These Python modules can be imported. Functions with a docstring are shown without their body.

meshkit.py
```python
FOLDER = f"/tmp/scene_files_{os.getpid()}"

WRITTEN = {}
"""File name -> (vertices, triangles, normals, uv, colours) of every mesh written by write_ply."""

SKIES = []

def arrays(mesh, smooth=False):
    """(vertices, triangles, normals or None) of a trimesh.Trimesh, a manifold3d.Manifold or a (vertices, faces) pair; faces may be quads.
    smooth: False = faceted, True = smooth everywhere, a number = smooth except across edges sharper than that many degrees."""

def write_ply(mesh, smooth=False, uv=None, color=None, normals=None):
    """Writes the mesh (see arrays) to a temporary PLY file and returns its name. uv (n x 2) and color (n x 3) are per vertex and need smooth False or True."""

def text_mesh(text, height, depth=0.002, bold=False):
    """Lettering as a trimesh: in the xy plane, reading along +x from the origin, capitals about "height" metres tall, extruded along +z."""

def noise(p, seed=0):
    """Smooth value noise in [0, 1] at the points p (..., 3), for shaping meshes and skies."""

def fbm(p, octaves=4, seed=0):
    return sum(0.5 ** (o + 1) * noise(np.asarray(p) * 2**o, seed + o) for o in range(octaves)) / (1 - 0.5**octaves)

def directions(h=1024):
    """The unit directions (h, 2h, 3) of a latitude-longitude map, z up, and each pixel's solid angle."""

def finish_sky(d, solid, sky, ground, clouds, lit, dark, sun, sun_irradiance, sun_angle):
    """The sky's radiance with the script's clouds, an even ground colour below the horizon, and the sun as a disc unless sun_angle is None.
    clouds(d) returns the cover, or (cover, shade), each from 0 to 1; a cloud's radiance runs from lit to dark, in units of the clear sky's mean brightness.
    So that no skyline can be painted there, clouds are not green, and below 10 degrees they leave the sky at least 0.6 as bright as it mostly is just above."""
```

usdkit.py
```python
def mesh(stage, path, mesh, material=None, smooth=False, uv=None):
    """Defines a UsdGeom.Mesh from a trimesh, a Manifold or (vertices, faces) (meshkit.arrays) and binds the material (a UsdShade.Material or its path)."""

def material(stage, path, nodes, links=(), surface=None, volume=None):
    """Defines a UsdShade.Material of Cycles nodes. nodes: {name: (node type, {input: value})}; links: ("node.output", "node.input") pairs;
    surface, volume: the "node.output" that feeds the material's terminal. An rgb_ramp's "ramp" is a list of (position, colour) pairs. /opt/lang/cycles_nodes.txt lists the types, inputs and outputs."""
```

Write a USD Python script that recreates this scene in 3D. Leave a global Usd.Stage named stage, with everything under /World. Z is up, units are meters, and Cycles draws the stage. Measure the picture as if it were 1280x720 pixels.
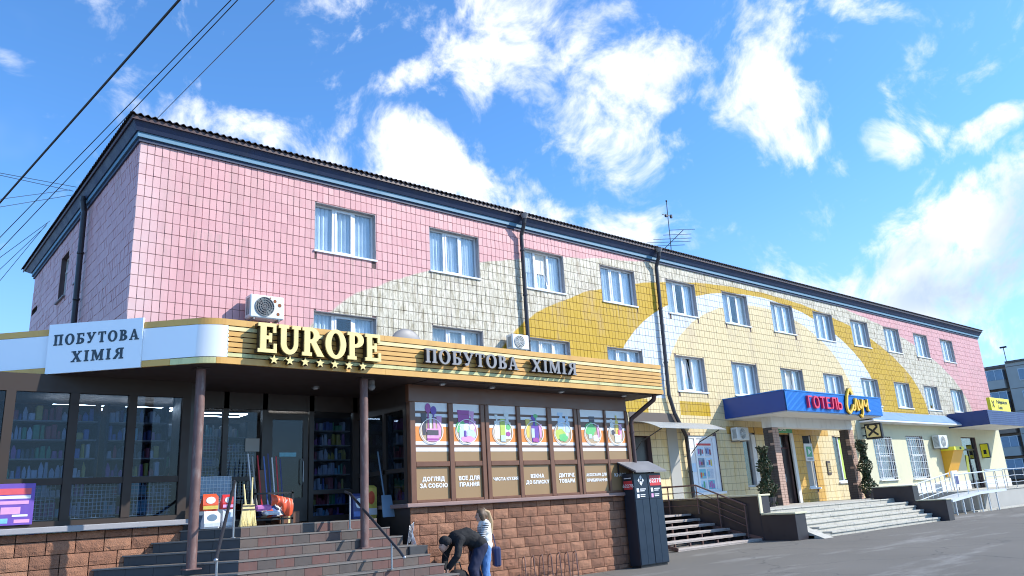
import math, random, glob
import numpy as np, trimesh, manifold3d, usdkit, meshkit
from shapely.geometry import Polygon, LineString, Point, box as sbox
from shapely.ops import unary_union
from shapely import affinity
from pxr import Usd, UsdGeom, UsdLux, UsdShade, Gf, Sdf

stage = Usd.Stage.CreateInMemory()
UsdGeom.SetStageUpAxis(stage, UsdGeom.Tokens.z)
UsdGeom.SetStageMetersPerUnit(stage, 1.0)
UsdGeom.Xform.Define(stage, '/World')
UsdGeom.Scope.Define(stage, '/World/Looks')
rng = random.Random(7)

# ---------------------------------------------------------------- camera
EYE = np.array([-4.59, -18.95, 1.55])
YAW, PITCH, ROLL = math.radians(41.04), math.radians(15.72), math.radians(-3.456)
fwd = np.array([math.sin(YAW) * math.cos(PITCH), math.cos(YAW) * math.cos(PITCH), math.sin(PITCH)])
rt = np.array([math.cos(YAW), -math.sin(YAW), 0]); up = np.cross(rt, fwd)
rt, up = rt * math.cos(ROLL) + up * math.sin(ROLL), -rt * math.sin(ROLL) + up * math.cos(ROLL)
cam = UsdGeom.Camera.Define(stage, '/World/camera')
cam.AddTransformOp().Set(Gf.Matrix4d(*rt, 0, *up, 0, *(-fwd), 0, *EYE, 1))
cam.CreateHorizontalApertureAttr(36.0); cam.CreateVerticalApertureAttr(20.25)
cam.CreateFocalLengthAttr(36.0 * 965 / 1280)
cam.CreateClippingRangeAttr(Gf.Vec2f(0.05, 5000))
cam.CreateExposureAttr(0.27)

# ---------------------------------------------------------------- material graphs
class G:
    def __init__(s): s.nodes, s.links, s.k = {}, [], 0
    def n(s, kind, **kw):
        s.k += 1; name = f'n{s.k}'; vals = {}
        for a, v in kw.items():
            if isinstance(v, str) and v.startswith('@'): s.links.append((v[1:], f'{name}.{a}'))
            else: vals[a] = v
        s.nodes[name] = (kind, vals); return '@' + name
    def m(s, op, a, b=0.0, c=None):
        kw = dict(math_type=op, value1=a, value2=b)
        if c is not None: kw['value3'] = c
        return s.n('math', **kw) + '.value'
    def mix(s, f, a, b, blend='mix'): return s.n('mix_color', blend_type=blend, fac=f, a=a, b=b) + '.result'
    def rng(s, v, a, b, c=0.0, d=1.0): return s.n('map_range', value=v, from_min=a, from_max=b, to_min=c, to_max=d, clamp=True) + '.result'
    def noise(s, vec, scale, detail=3, rough=.55): return s.n('noise_texture', vector=vec, scale=scale, detail=detail, roughness=rough) + '.fac'
    def done(s, path, surf=None, vol=None):
        return usdkit.material(stage, path, s.nodes, s.links, surface=surf and surf[1:], volume=vol and vol[1:])

# ---------------------------------------------------------------- sky and sun
SUN = np.array([1.15, -1.0, 1.1]); SUN /= np.linalg.norm(SUN)
def dirpix(px, py):
    d = (px - 640) / 965 * rt - (py - 360) / 965 * up + fwd
    return d / np.linalg.norm(d)
g = G()
sky = g.n('sky_texture', sky_type='single_scattering', sun_disc=False, sun_elevation=math.asin(SUN[2]), sun_rotation=math.atan2(SUN[0], SUN[1]), altitude=100.0, air_density=1.0, aerosol_density=0.6, ozone_density=2.0) + '.color'
dv = g.n('texture_coordinate') + '.generated'
w1 = g.n('noise_texture', vector=dv, scale=3.5, detail=2.5, roughness=.5) + '.color'
wv = g.n('vector_math', math_type='multiply_add', vector1=w1, vector2=(.24, .24, .24), vector3=dv) + '.vector'
wv = g.n('vector_math', math_type='subtract', vector1=wv, vector2=(.12, .12, .12)) + '.vector'
def blob(px, py, rx, ry, rot, amp):
    c = dirpix(px, py)
    u = dirpix(px + 1, py) - c; v = dirpix(px, py - 1) - c
    a, b = math.cos(rot), math.sin(rot)
    uu, vv = (u * a + v * b), (-u * b + v * a)
    uu = uu / np.dot(uu, uu) / rx; vv = vv / np.dot(vv, vv) / ry
    fu = g.n('vector_math', math_type='dot_product', vector1=wv, vector2=tuple(uu)) + '.value'
    fv = g.n('vector_math', math_type='dot_product', vector1=wv, vector2=tuple(vv)) + '.value'
    fu = g.m('subtract', fu, float(np.dot(c, uu))); fv = g.m('subtract', fv, float(np.dot(c, vv)))
    r2 = g.m('add', g.m('multiply', fu, fu), g.m('multiply', fv, fv))
    return g.rng(r2, 0.0, 1.0, amp, 0.0)
BL = [(1180, 330, 240, 110, .2, .95), (665, 60, 130, 85, .1, .9), (780, 95, 130, 75, .05, .75), (760, 100, 120, 90, -.5, .62), (640, 20, 120, 60, 0, .6), (555, 225, 210, 85, -.25, 1.0), (440, 190, 80, 60, -.2, .8), (680, 265, 160, 50, -.25, .85), (450, 180, 90, 45, -.3, .6),
      (270, 140, 120, 45, -.05, .62), (980, 135, 85, 80, -.5, .85), (950, 80, 60, 70, -.9, .6), (1108, 165, 27, 27, 0, .75), (845, 185, 50, 55, -1.2, .55), (505, 130, 60, 40, .5, .45),
      (1230, 275, 260, 85, .28, .9), (1050, 330, 220, 60, .2, .7), (1240, 380, 260, 70, .1, .55), (760, 265, 230, 40, -.2, .62), (1100, 5, 70, 26, 0, .6),
      (1250, 148, 90, 30, .3, .6), (70, 240, 90, 16, .4, .3), (30, 60, 60, 14, -.6, .34), (360, 275, 130, 50, -.1, .3), (1380, 250, 200, 120, .3, .8), (-200, 250, 200, 60, .2, .6), (760, -120, 240, 80, 0, .6)]
den = None
for b in BL:
    x = blob(*b); den = x if den is None else g.m('maximum', den, x)
f1 = g.n('noise_texture', vector=wv, scale=9.5, detail=10.0, roughness=.63) + '.fac'
f2 = g.n('noise_texture', vector=dv, scale=1.6, detail=5.0, roughness=.6) + '.fac'
f4 = g.n('noise_texture', vector=wv, scale=26.0, detail=8.0, roughness=.6) + '.fac'
den = g.m('add', den, g.m('multiply', g.m('subtract', f1, .5), 2.2))
den = g.m('add', den, g.m('multiply', g.m('subtract', f4, .5), 1.7))
den = g.m('maximum', den, g.rng(f2, .6, .82, 0.0, .5))
cover = g.n('map_range', range_type='smoothstep', value=den, from_min=.12, from_max=1.02, to_min=0.0, to_max=.97, clamp=True) + '.result'
f3 = g.n('noise_texture', vector=wv, scale=5.0, detail=5.0, roughness=.6) + '.fac'
ccol = g.mix(g.rng(f3, .45, .7), (11.2, 11.4, 11.6), (8.4, 9.1, 10.3))
shd = g.m('maximum', g.m('maximum', blob(1230, 345, 210, 60, .15, 1.0), blob(1110, 310, 120, 30, .2, .7)), blob(1330, 300, 120, 120, 0, 1.0))
ccol = g.mix(g.m('multiply', shd, g.rng(f1, .3, .6, .5, 1.0)), ccol, (4.6, 5.9, 8.6))
sky = g.mix(1.0, sky, (1.06, 1.82, 2.5), 'multiply')
el = g.n('separate_xyz', vector=dv) + '.z'
sky = g.mix(g.n('map_range', range_type='smoothstep', value=el, from_min=-.05, from_max=.42, to_min=.62, to_max=0.0, clamp=True) + '.result', sky, (5.0, 6.6, 9.4))
col = g.mix(cover, sky, ccol)
for nn, (k, v) in list(g.nodes.items()):
    if k == 'mix_color': v['use_clamp'] = True
bg = g.n('background_shader', color=col, strength=.10) + '.background'
skymat = g.done('/World/Looks/sky', bg)
dome = UsdLux.DomeLight.Define(stage, '/World/sky')
UsdShade.MaterialBindingAPI.Apply(dome.GetPrim()).Bind(skymat)
dome.GetPrim().SetCustomDataByKey('kind', 'structure')
sun = UsdLux.DistantLight.Define(stage, '/World/sun')
sun.CreateIntensityAttr(1.2); sun.CreateAngleAttr(.5); sun.CreateColorAttr(Gf.Vec3f(1, .955, .88))
sun.GetPrim().CreateAttribute('inputs:normalize', Sdf.ValueTypeNames.Bool).Set(True)
zz = SUN; xx = np.cross([0, 0, 1], zz); xx /= np.linalg.norm(xx); yy = np.cross(zz, xx)
sun.AddTransformOp().Set(Gf.Matrix4d(*xx, 0, *yy, 0, *zz, 0, 0, 0, 60, 1))

# ---------------------------------------------------------------- materials
MATS = {}
def pm(name, col, rough=.6, var=.12, scale=3.0, metal=0.0, bump=0.0, bscale=60.0, dirt=None, dirt_amt=.5, dscale=1.5, island=0.0, spec=None, coat=0.0):
    g = G(); pos = g.n('geometry') + '.position'
    f = g.noise(pos, scale, 4)
    c = g.mix(f, tuple(np.array(col) * (1 - var)), tuple(np.minimum(np.array(col) * (1 + var), .95)))
    if island:
        r = g.n('geometry') + '.random_per_island'
        k = g.rng(r, 0.0, 1.0, 1 - island, 1 + island * .6)
        cc = g.n('combine_color', r=k, g=k, b=k) + '.color'
        c = g.mix(1.0, c, cc, 'multiply')
    if dirt is not None:
        mp = g.n('mapping', vector=pos, scale=(1.0, 1.0, .25)) + '.vector'
        d = g.rng(g.noise(mp, dscale * 3, 6, .65), .52, .72, 0.0, dirt_amt)
        c = g.mix(d, c, tuple(dirt))
    kw = dict(base_color=c, roughness=g.rng(f, .3, .7, max(rough - .07, .02), min(rough + .07, 1)), metallic=metal)
    if spec is not None: kw['specular_ior_level'] = spec
    if coat: kw['coat_weight'] = coat
    if bump: kw['normal'] = g.n('bump', height=g.noise(pos, bscale, 3), strength=bump, distance=.02) + '.normal'
    MATS[name] = g.done('/World/Looks/' + name, g.n('principled_bsdf', **kw) + '.BSDF'); return MATS[name]
def glass(name, tint=(.8, .85, .88), ior=1.5, rough=.01, gl=(1, 1, 1)):
    g = G()
    t = g.n('transparent_bsdf', color=tint) + '.BSDF'; s = g.n('glossy_bsdf', color=gl, roughness=rough) + '.BSDF'
    f0 = ((ior - 1) / (ior + 1)) ** 2
    fac = g.m('multiply_add', g.m('power', g.n('layer_weight', blend=.5) + '.facing', 4.5), 1 - f0, f0)
    MATS[name] = g.done('/World/Looks/' + name, g.n('mix_closure', fac=fac, closure1=t, closure2=s) + '.closure'); return MATS[name]
def emit(name, col, st):
    g = G(); MATS[name] = g.done('/World/Looks/' + name, g.n('emission', color=col, strength=st) + '.emission')
def tilemat(name, ground=False):
    g = G(); pos = g.n('geometry') + '.position'
    sx = g.n('separate_xyz', vector=pos); X, Y, Z = sx + '.x', sx + '.y', sx + '.z'
    wob = g.m('multiply', g.m('subtract', g.noise(pos, .8, 2), .5), .05)
    dx = g.m('subtract', X, 27.25); dz = g.m('maximum', g.m('subtract', Z, 5.3), 0.0)
    def inside(a, b):
        u = g.m('divide', dx, a); v = g.m('divide', dz, b)
        r = g.m('add', g.m('add', g.m('multiply', u, u), g.m('multiply', v, v)), wob)
        return g.rng(r, .995, 1.005, 1.0, 0.0)
    n1 = g.noise(pos, 1.2, 4)
    mp = g.n('mapping', vector=pos, scale=(3.0, 3.0, .7)) + '.vector'
    st = g.noise(mp, 2.2, 6, .7)
    pink = g.mix(n1, (.60, .295, .30), (.70, .40, .39))
    cream = g.mix(g.rng(st, .47, .62), (.66, .60, .48), (.36, .31, .21))
    cream = g.mix(g.rng(g.noise(mp, 9.0, 4, .7), .53, .64, 0.0, .8), cream, (.24, .21, .14))
    ochre = g.mix(n1, (.48, .29, .012), (.57, .36, .022))
    white = g.mix(n1, (.60, .65, .68), (.70, .73, .74))
    pale = g.mix(n1, (.66, .52, .28), (.73, .60, .36))
    c = g.mix(inside(23.2, 5.78), pink, cream)
    c = g.mix(inside(16.4, 5.22), c, ochre)
    c = g.mix(inside(10.6, 4.98), c, white)
    c = g.mix(inside(7.75, 4.5), c, pale)
    # side wall is pink all over
    c = g.mix(g.rng(Y, .05, .06), c, pink)
    # low part of the facade: pale with ochre squares below the windows
    c = g.mix(g.rng(Z, 5.2, 5.21, 1.0, 0.0), c, pale) if not ground else pale
    if ground:
        c = g.mix(g.rng(g.noise(mp, 1.1, 5), .5, .7, 0.0, .7), c, (.62, .42, .13))
        oz = g.m('multiply', g.rng(Z, 3.88, 3.885), g.m('multiply', g.rng(X, 23.2, 23.21), g.rng(X, 31.5, 31.51, 1.0, 0.0)))
        oz = g.m('maximum', oz, g.m('multiply', g.rng(X, 28.2, 28.21), g.rng(X, 30.4, 30.41, 1.0, 0.0))); c = g.mix(oz, c, (.60, .36, .09))
    och = g.m('multiply', g.rng(Z, 4.58, 4.585), g.rng(Z, 5.14, 5.145, 1.0, 0.0))
    px = g.m('fraction', g.m('divide', g.m('subtract', X, 4.69), 3.9))
    och = g.m('multiply', och, g.rng(px, .5, .505, 1.0, 0.0))
    c = g.mix(och, c, (.52, .33, .02))
    r = g.n('geometry') + '.random_per_island'
    k = g.rng(g.m('multiply', r, r), 0.0, 1.0, 1.05, .80); c = g.mix(1.0, c, g.n('combine_color', r=k, g=k, b=k) + '.color', 'multiply')
    fx_ = g.m('fraction', g.m('divide', g.m('subtract', X, 4.69), 3.9))
    under = g.m('multiply', g.m('maximum', g.m('multiply', g.rng(Z, 7.3, 8.65), g.rng(Z, 8.7, 8.72, 1.0, 0.0)), g.m('multiply', g.rng(Z, 4.6, 5.45), g.rng(Z, 5.5, 5.52, 1.0, 0.0))), g.rng(fx_, .5, .54, 1.0, 0.0))
    under = g.m('multiply', under, g.rng(g.noise(g.n('mapping', vector=pos, scale=(9.0, 1.0, .35)) + '.vector', 1.5, 4), .48, .66))
    c = g.mix(g.m('multiply', under, .45), c, (.33, .27, .22))
    edge = g.m('multiply', g.m('multiply', g.rng(X, .0, 1.1, 1.0, 0.0), g.rng(Y, .02, .03, 1.0, 0.0)), g.noise(pos, 1.3, 4)); c = g.mix(g.m('multiply', edge, .6), c, (.80, .74, .70))
    stain = g.rng(g.noise(g.n('mapping', vector=pos, scale=(1.0, 1.0, .3)) + '.vector', .9, 6, .7), .54, .72, 0.0, .45)
    c = g.mix(stain, c, (.42, .30, .25))
    MATS[name] = g.done('/World/Looks/' + name, g.n('principled_bsdf', base_color=c, roughness=.5, specular_ior_level=.3, normal=g.n('bump', height=g.noise(pos, 6.0, 2), strength=.12, distance=.02) + '.normal') + '.BSDF')
tilemat('facade_tile'); tilemat('ground_tile', True)
pm('tile_joint', (.13, .085, .08), .9, .3)
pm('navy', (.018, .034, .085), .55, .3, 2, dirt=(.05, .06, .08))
pm('blue_band', (.115, .25, .36), .6, .2, 2, dirt=(.10, .2, .3), dirt_amt=.5)
pm('slate', (.045, .038, .042), .85, .35, 5)
pm('white_pvc', (.82, .83, .84), .3, .03)
pm('white_sill', (.8, .8, .8), .4, .06)
pm('grey_reveal', (.33, .32, .33), .8, .15, 6)
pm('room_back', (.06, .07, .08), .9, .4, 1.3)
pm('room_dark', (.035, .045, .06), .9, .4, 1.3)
pm('curtain', (.88, .86, .80), .9, .18, 2.5); pm('curtain_blue', (.74, .79, .83), .9, .25, 2.0); pm('curtain_warm', (.8, .76, .68), .9, .2, 2.0)
pm('brown_pipe', (.075, .035, .03), .4, .2, 4); pm('dark_pipe', (.035, .03, .035), .4, .2, 4)
pm('grey_pipe', (.22, .21, .21), .5, .25, 3)
g = G(); pos = g.n('geometry') + '.position'
c = g.mix(g.noise(pos, .35, 6, .6), (.128, .116, .100), (.202, .184, .158))
c = g.mix(g.rng(g.noise(pos, 55.0, 3, .7), .35, .7), g.mix(1.0, c, (.72, .72, .72), 'multiply'), g.mix(1.0, c, (1.25, 1.24, 1.22), 'multiply'))
c = g.mix(g.rng(g.noise(g.n('mapping', vector=pos, scale=(.25, 1.0, 1.0)) + '.vector', .7, 6, .7), .54, .68, 0.0, .7), c, (.31, .295, .27))
vo = g.n('voronoi_texture', feature='distance_to_edge', vector=g.n('vector_math', math_type='multiply_add', vector1=g.n('noise_texture', vector=pos, scale=1.2, detail=4.0) + '.color', vector2=(1.2, 1.2, 0), vector3=pos) + '.vector', scale=.22) + '.distance'
c = g.mix(g.rng(vo, .0, .008, .6, 0.0), c, (.05, .05, .05))
MATS['asphalt'] = g.done('/World/Looks/asphalt', g.n('principled_bsdf', base_color=c, roughness=.92, normal=g.n('bump', height=g.noise(pos, 90.0, 3, .7), strength=.5, distance=.02) + '.normal') + '.BSDF')
pm('plaster', (.64, .60, .41), .85, .07, 1.2, bump=.08, bscale=40, dirt=(.5, .47, .36), dirt_amt=.35)
pm('plaster_white', (.72, .70, .66), .85, .1, 2, dirt=(.4, .38, .34), dirt_amt=.4)
pm('orange_plank', (.86, .46, .11), .42, .16, 2.2, island=.22, dirt=(.45, .2, .05), dirt_amt=.4)
pm('yellow_plank', (.84, .68, .32), .45, .15, 2.5, dirt=(.45, .42, .2), dirt_amt=.75)
pm('green_plank', (.62, .58, .27), .5, .2, 6, dirt=(.25, .25, .11), dirt_amt=.8)
pm('soffit_dark', (.045, .03, .026), .6, .2, 2)
pm('frame_mid', (.034, .02, .013), .6, .15, 4)
pm('frame_brown', (.17, .072, .038), .38, .12, 4); pm('frame_dark', (.05, .035, .028), .4, .2, 4)
pm('panel_white', (.80, .83, .86), .35, .03, 1)
pm('advert_tan', (.33, .205, .095), .4, .04, 1.0); pm('advert_brown', (.17, .085, .055), .4, .05); pm('advert_white', (.85, .84, .82), .4, .02); pm('advert_orange', (.80, .27, .055), .4, .05); pm('advert_oval', (.50, .37, .23), .4, .05)
for i, cc in enumerate([(.40, .08, .33), (.72, .35, .6), (.16, .55, .2), (.5, .62, .12), (.75, .78, .74), (.09, .08, .1), (.16, .08, .4), (.55, .7, .85), (.75, .6, .12), (.7, .1, .12)]): pm(f'print_{i}', cc, .4, .12, 14)
for i, cc in enumerate([(.285, .132, .078), (.32, .15, .088), (.24, .112, .067), (.35, .17, .10)]): pm(f'stone_{i}', cc, .92, .38, 16, bump=.8, bscale=60, dirt=(.12, .07, .05), dirt_amt=.5, dscale=1.2)
pm('mortar', (.07, .04, .03), .95, .2)
pm('sill_brown', (.30, .19, .165), .45, .15, 3)
for i, cc in enumerate([(.115, .07, .058), (.135, .062, .05), (.082, .064, .056), (.115, .084, .068)]): pm(f'riser_{i}', cc, .6, .25, 9, dirt=(.1, .09, .085), dirt_amt=.5, dscale=3)
pm('tread', (.17, .15, .135), .6, .2, 6, dirt=(.16, .15, .15))
pm('nosing', (.52, .5, .47), .6, .2, 8)
pm('dark_tile', (.045, .045, .048), .55, .3, 6)
pm('black_tile', (.03, .025, .03), .4, .3, 3)
pm('steel', (.42, .42, .43), .35, .15, 5, metal=.9); pm('rail_black', (.03, .03, .035), .35, .2, 5); pm('rail_white', (.62, .66, .68), .4, .1)
pm('rust_post', (.155, .085, .075), .6, .35, 9, dirt=(.3, .24, .22), dirt_amt=.6, dscale=6)
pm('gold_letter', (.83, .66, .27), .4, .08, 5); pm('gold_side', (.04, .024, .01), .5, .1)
pm('grey_letter', (.24, .235, .24), .45, .15, 5); pm('black', (.012, .012, .014), .5, .2); pm('ink', (.03, .05, .065), .5, .1)
pm('locker_navy', (.006, .019, .040), .35, .15, 2); pm('locker_dark', (.010, .014, .022), .45, .2, 2); pm('red_sign', (.62, .045, .05), .35, .06); pm('paper', (.8, .8, .8), .5, .03)
pm('stone_step', (.50, .47, .40), .85, .2, 5, dirt=(.26, .24, .2), dirt_amt=.7, dscale=2); pm('wood_tread', (.42, .36, .32), .7, .3, 7)
pm('poly_roof', (.33, .34, .34), .4, .15, 3)
pm('canopy_blue', (.012, .055, .26), .4, .1, 3); pm('canopy_bright', (.012, .20, .62), .4, .12, 4); pm('red_letter', (.72, .03, .10), .4, .05); pm('yellow_letter', (.85, .52, .04), .4, .05)
pm('yellow', (.86, .74, .03), .4, .05); pm('atm_orange', (.78, .38, .02), .4, .08); pm('bank_navy', (.022, .045, .16), .4, .15, 2); pm('roof_blue', (.16, .28, .45), .5, .2, 2)
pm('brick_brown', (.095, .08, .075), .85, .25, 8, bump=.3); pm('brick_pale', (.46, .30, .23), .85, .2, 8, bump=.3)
pm('leaf', (.035, .06, .022), .6, .45, 8); pm('leaf_dry', (.09, .07, .035), .7, .4, 8); pm('bark', (.09, .065, .05), .9, .3, 20)
pm('ac_white', (.70, .71, .68), .45, .06, 4); pm('ac_grille', (.13, .16, .16), .5, .2); pm('rust', (.28, .09, .035), .9, .3, 20)
pm('door_dark', (.03, .022, .022), .35, .3, 2); pm('door_red', (.085, .03, .03), .4, .3, 3)
pm('flat_grey', (.40, .385, .35), .8, .15, .8); pm('flat_dark', (.13, .105, .09), .85, .25, 1); pm('flat_glass', (.17, .25, .34), .2, .35, 1.3); pm('flat_brick', (.27, .19, .14), .9, .2, 1)
pm('skin', (.55, .31, .22), .5, .06, 20); pm('hair', (.12, .075, .045), .6, .3, 60); pm('hair_blond', (.45, .30, .16), .55, .3, 60)
pm('jeans', (.12, .26, .55), .85, .3, 14, bump=.3, bscale=50); pm('black_cloth', (.006, .006, .008), .85, .3, 10, bump=.3, bscale=30); pm('navy_cloth', (.014, .018, .05), .85, .3, 10); pm('bag_navy', (.02, .03, .10), .6, .2, 6); pm('shirt_white', (.74, .73, .70), .85, .06, 8, bump=.2, bscale=40); pm('shoe', (.6, .6, .6), .6, .1)
g = G(); pos = g.n('geometry') + '.position'; zc = g.n('separate_xyz', vector=pos) + '.z'
st = g.rng(g.m('fraction', g.m('multiply', zc, 26.0)), .55, .6)
MATS['stripes'] = g.done('/World/Looks/stripes', g.n('principled_bsdf', base_color=g.mix(st, (.72, .71, .69), (.03, .03, .04)), roughness=.9) + '.BSDF')
glass('window_glass', (.88, .92, .95), 1.6, .015); glass('shop_glass', (.62, .68, .76), 1.36, .01); glass('clear_glass', (.75, .8, .82), 1.5)
emit('lamp_white', (.85, .95, 1.0), 14.0)
for i in range(12):
    cc = [(.5, .1, .12), (.12, .2, .5), (.7, .7, .72), (.1, .4, .2), (.65, .5, .1), (.45, .15, .4), (.2, .5, .6), (.68, .10, .04), (.06, .07, .2), (.55, .6, .68), (.3, .05, .06), (.1, .12, .14)][i]
    pm(f'goods_{i}', cc, .4, .25, 20)

# ---------------------------------------------------------------- geometry helpers
count = {}
def numbered(parent, name):
    k = (str(parent), name); n = count.get(k, 0); count[k] = n + 1
    return f'{parent}/{name}' + (f'_{n:03d}' if n else '')
LOC = {}
def tag(prim, **kw):
    for a, b in kw.items():
        if b: prim.SetCustomDataByKey(a, b)
def thing(name, label, cat, loc=(0, 0, 0), group=None, kind=None):
    path = numbered('/World', name)
    x = UsdGeom.Xform.Define(stage, path); x.AddTranslateOp().Set(Gf.Vec3d(*map(float, loc)))
    tag(x.GetPrim(), label=label, category=cat, group=group, kind=kind)
    LOC[path] = np.array(loc, float); return path
def cat(ms):
    if isinstance(ms, trimesh.Trimesh): return ms
    out = []
    for m in ms:
        if hasattr(m, 'to_mesh'):
            q = m.to_mesh(); m = trimesh.Trimesh(q.vert_properties[:, :3], q.tri_verts, process=False)
        out.append(m)
    return trimesh.util.concatenate(out) if len(out) > 1 else out[0]
def part(parent, name, ms, mat, smooth=False, label=None, kind=None, top=None):
    m = cat(ms if isinstance(ms, (list, tuple)) else [ms])
    root = '/'.join(str(parent).split('/')[:3])
    path = numbered(parent, name)
    v = np.asarray(m.vertices) - LOC[root]
    p = usdkit.mesh(stage, path, (v, np.asarray(m.faces)), MATS[mat], smooth=smooth)
    tag(p.GetPrim(), label=label, kind=kind); return path
def single(name, ms, mat, label=None, cat_=None, group=None, kind=None, smooth=False):
    path = numbered('/World', name); m = cat(ms if isinstance(ms, (list, tuple)) else [ms])
    p = usdkit.mesh(stage, path, (np.asarray(m.vertices), np.asarray(m.faces)), MATS[mat], smooth=smooth)
    tag(p.GetPrim(), label=label, category=cat_, group=group, kind=kind); LOC[path] = np.zeros(3); return path
BF = np.array([[0, 2, 1], [1, 2, 3], [4, 5, 6], [5, 7, 6], [0, 1, 4], [1, 5, 4], [2, 6, 3], [3, 6, 7], [0, 4, 2], [2, 4, 6], [1, 3, 5], [3, 7, 5]])
def B(x0, x1, y0, y1, z0, z1):
    v = np.array([[x, y, z] for z in (z0, z1) for y in (y0, y1) for x in (x0, x1)], float)
    return trimesh.Trimesh(v, BF, process=False)
def CB(x0, x1, y0, y1, z0, z1, c=.01):
    v = []
    for x, a in ((x0, 1), (x1, -1)):
        for y, b in ((y0, 1), (y1, -1)):
            for z, d in ((z0, 1), (z1, -1)):
                v += [(x + a * c, y + b * c, z), (x + a * c, y, z + d * c), (x, y + b * c, z + d * c)]
    return trimesh.convex.convex_hull(np.array(v))
def HULL(pts): return trimesh.convex.convex_hull(np.array(pts, float))
def obox(p, q, w, h, upv=(0, 0, 1)):
    p, q = np.array(p, float), np.array(q, float); d = q - p; d /= np.linalg.norm(d)
    s = np.cross(d, upv); s /= np.linalg.norm(s); u = np.cross(s, d)
    return HULL([e + a * s * w / 2 + b * u * h / 2 for e in (p, q) for a in (-1, 1) for b in (-1, 1)])
def cyl(p, q, r, n=10, r2=None):
    p, q = np.array(p, float), np.array(q, float); d = q - p; L = np.linalg.norm(d); d = d / L
    a = np.cross(d, [0, 0, 1] if abs(d[2]) < .9 else [1, 0, 0]); a /= np.linalg.norm(a); b = np.cross(d, a)
    t = np.arange(n) * 2 * np.pi / n; c = np.cos(t)[:, None] * a + np.sin(t)[:, None] * b
    v = np.vstack([p + c * r, q + c * (r if r2 is None else r2), [p], [q]]); f = []
    for i in range(n):
        j = (i + 1) % n; f += [(i, j, n + j), (i, n + j, n + i), (2 * n, j, i), (2 * n + 1, n + i, n + j)]
    m = trimesh.Trimesh(v, f, process=False); return m
def tube(pts, r, n=8): 
    out = []
    for i in range(len(pts) - 1): out.append(cyl(pts[i], pts[i + 1], r, n))
    for p in pts[1:-1]:
        s = trimesh.creation.icosphere(1, r); s.apply_translation(p); out.append(s)
    return out
def prism(poly, depth, o, ux=(1, 0, 0), uy=(0, 0, 1)):
    """shapely polygon in the plane (ux, uy) at o, extruded towards ux x uy"""
    ux, uy = np.array(ux, float), np.array(uy, float); un = np.cross(ux, uy); out = []
    for q in (poly.geoms if hasattr(poly, 'geoms') else [poly]):
        if q.is_empty or q.area < 1e-7: continue
        m = trimesh.creation.extrude_polygon(q, depth, engine='earcut')
        v = np.asarray(m.vertices); m.vertices = np.array(o, float) + v[:, :1] * ux + v[:, 1:2] * uy + v[:, 2:] * un; out.append(m)
    return trimesh.util.concatenate(out)
def dome_clip(m): return m
FONT = glob.glob('/opt/blender-*/*/datafiles/fonts/Inter.woff2')[0]
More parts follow.
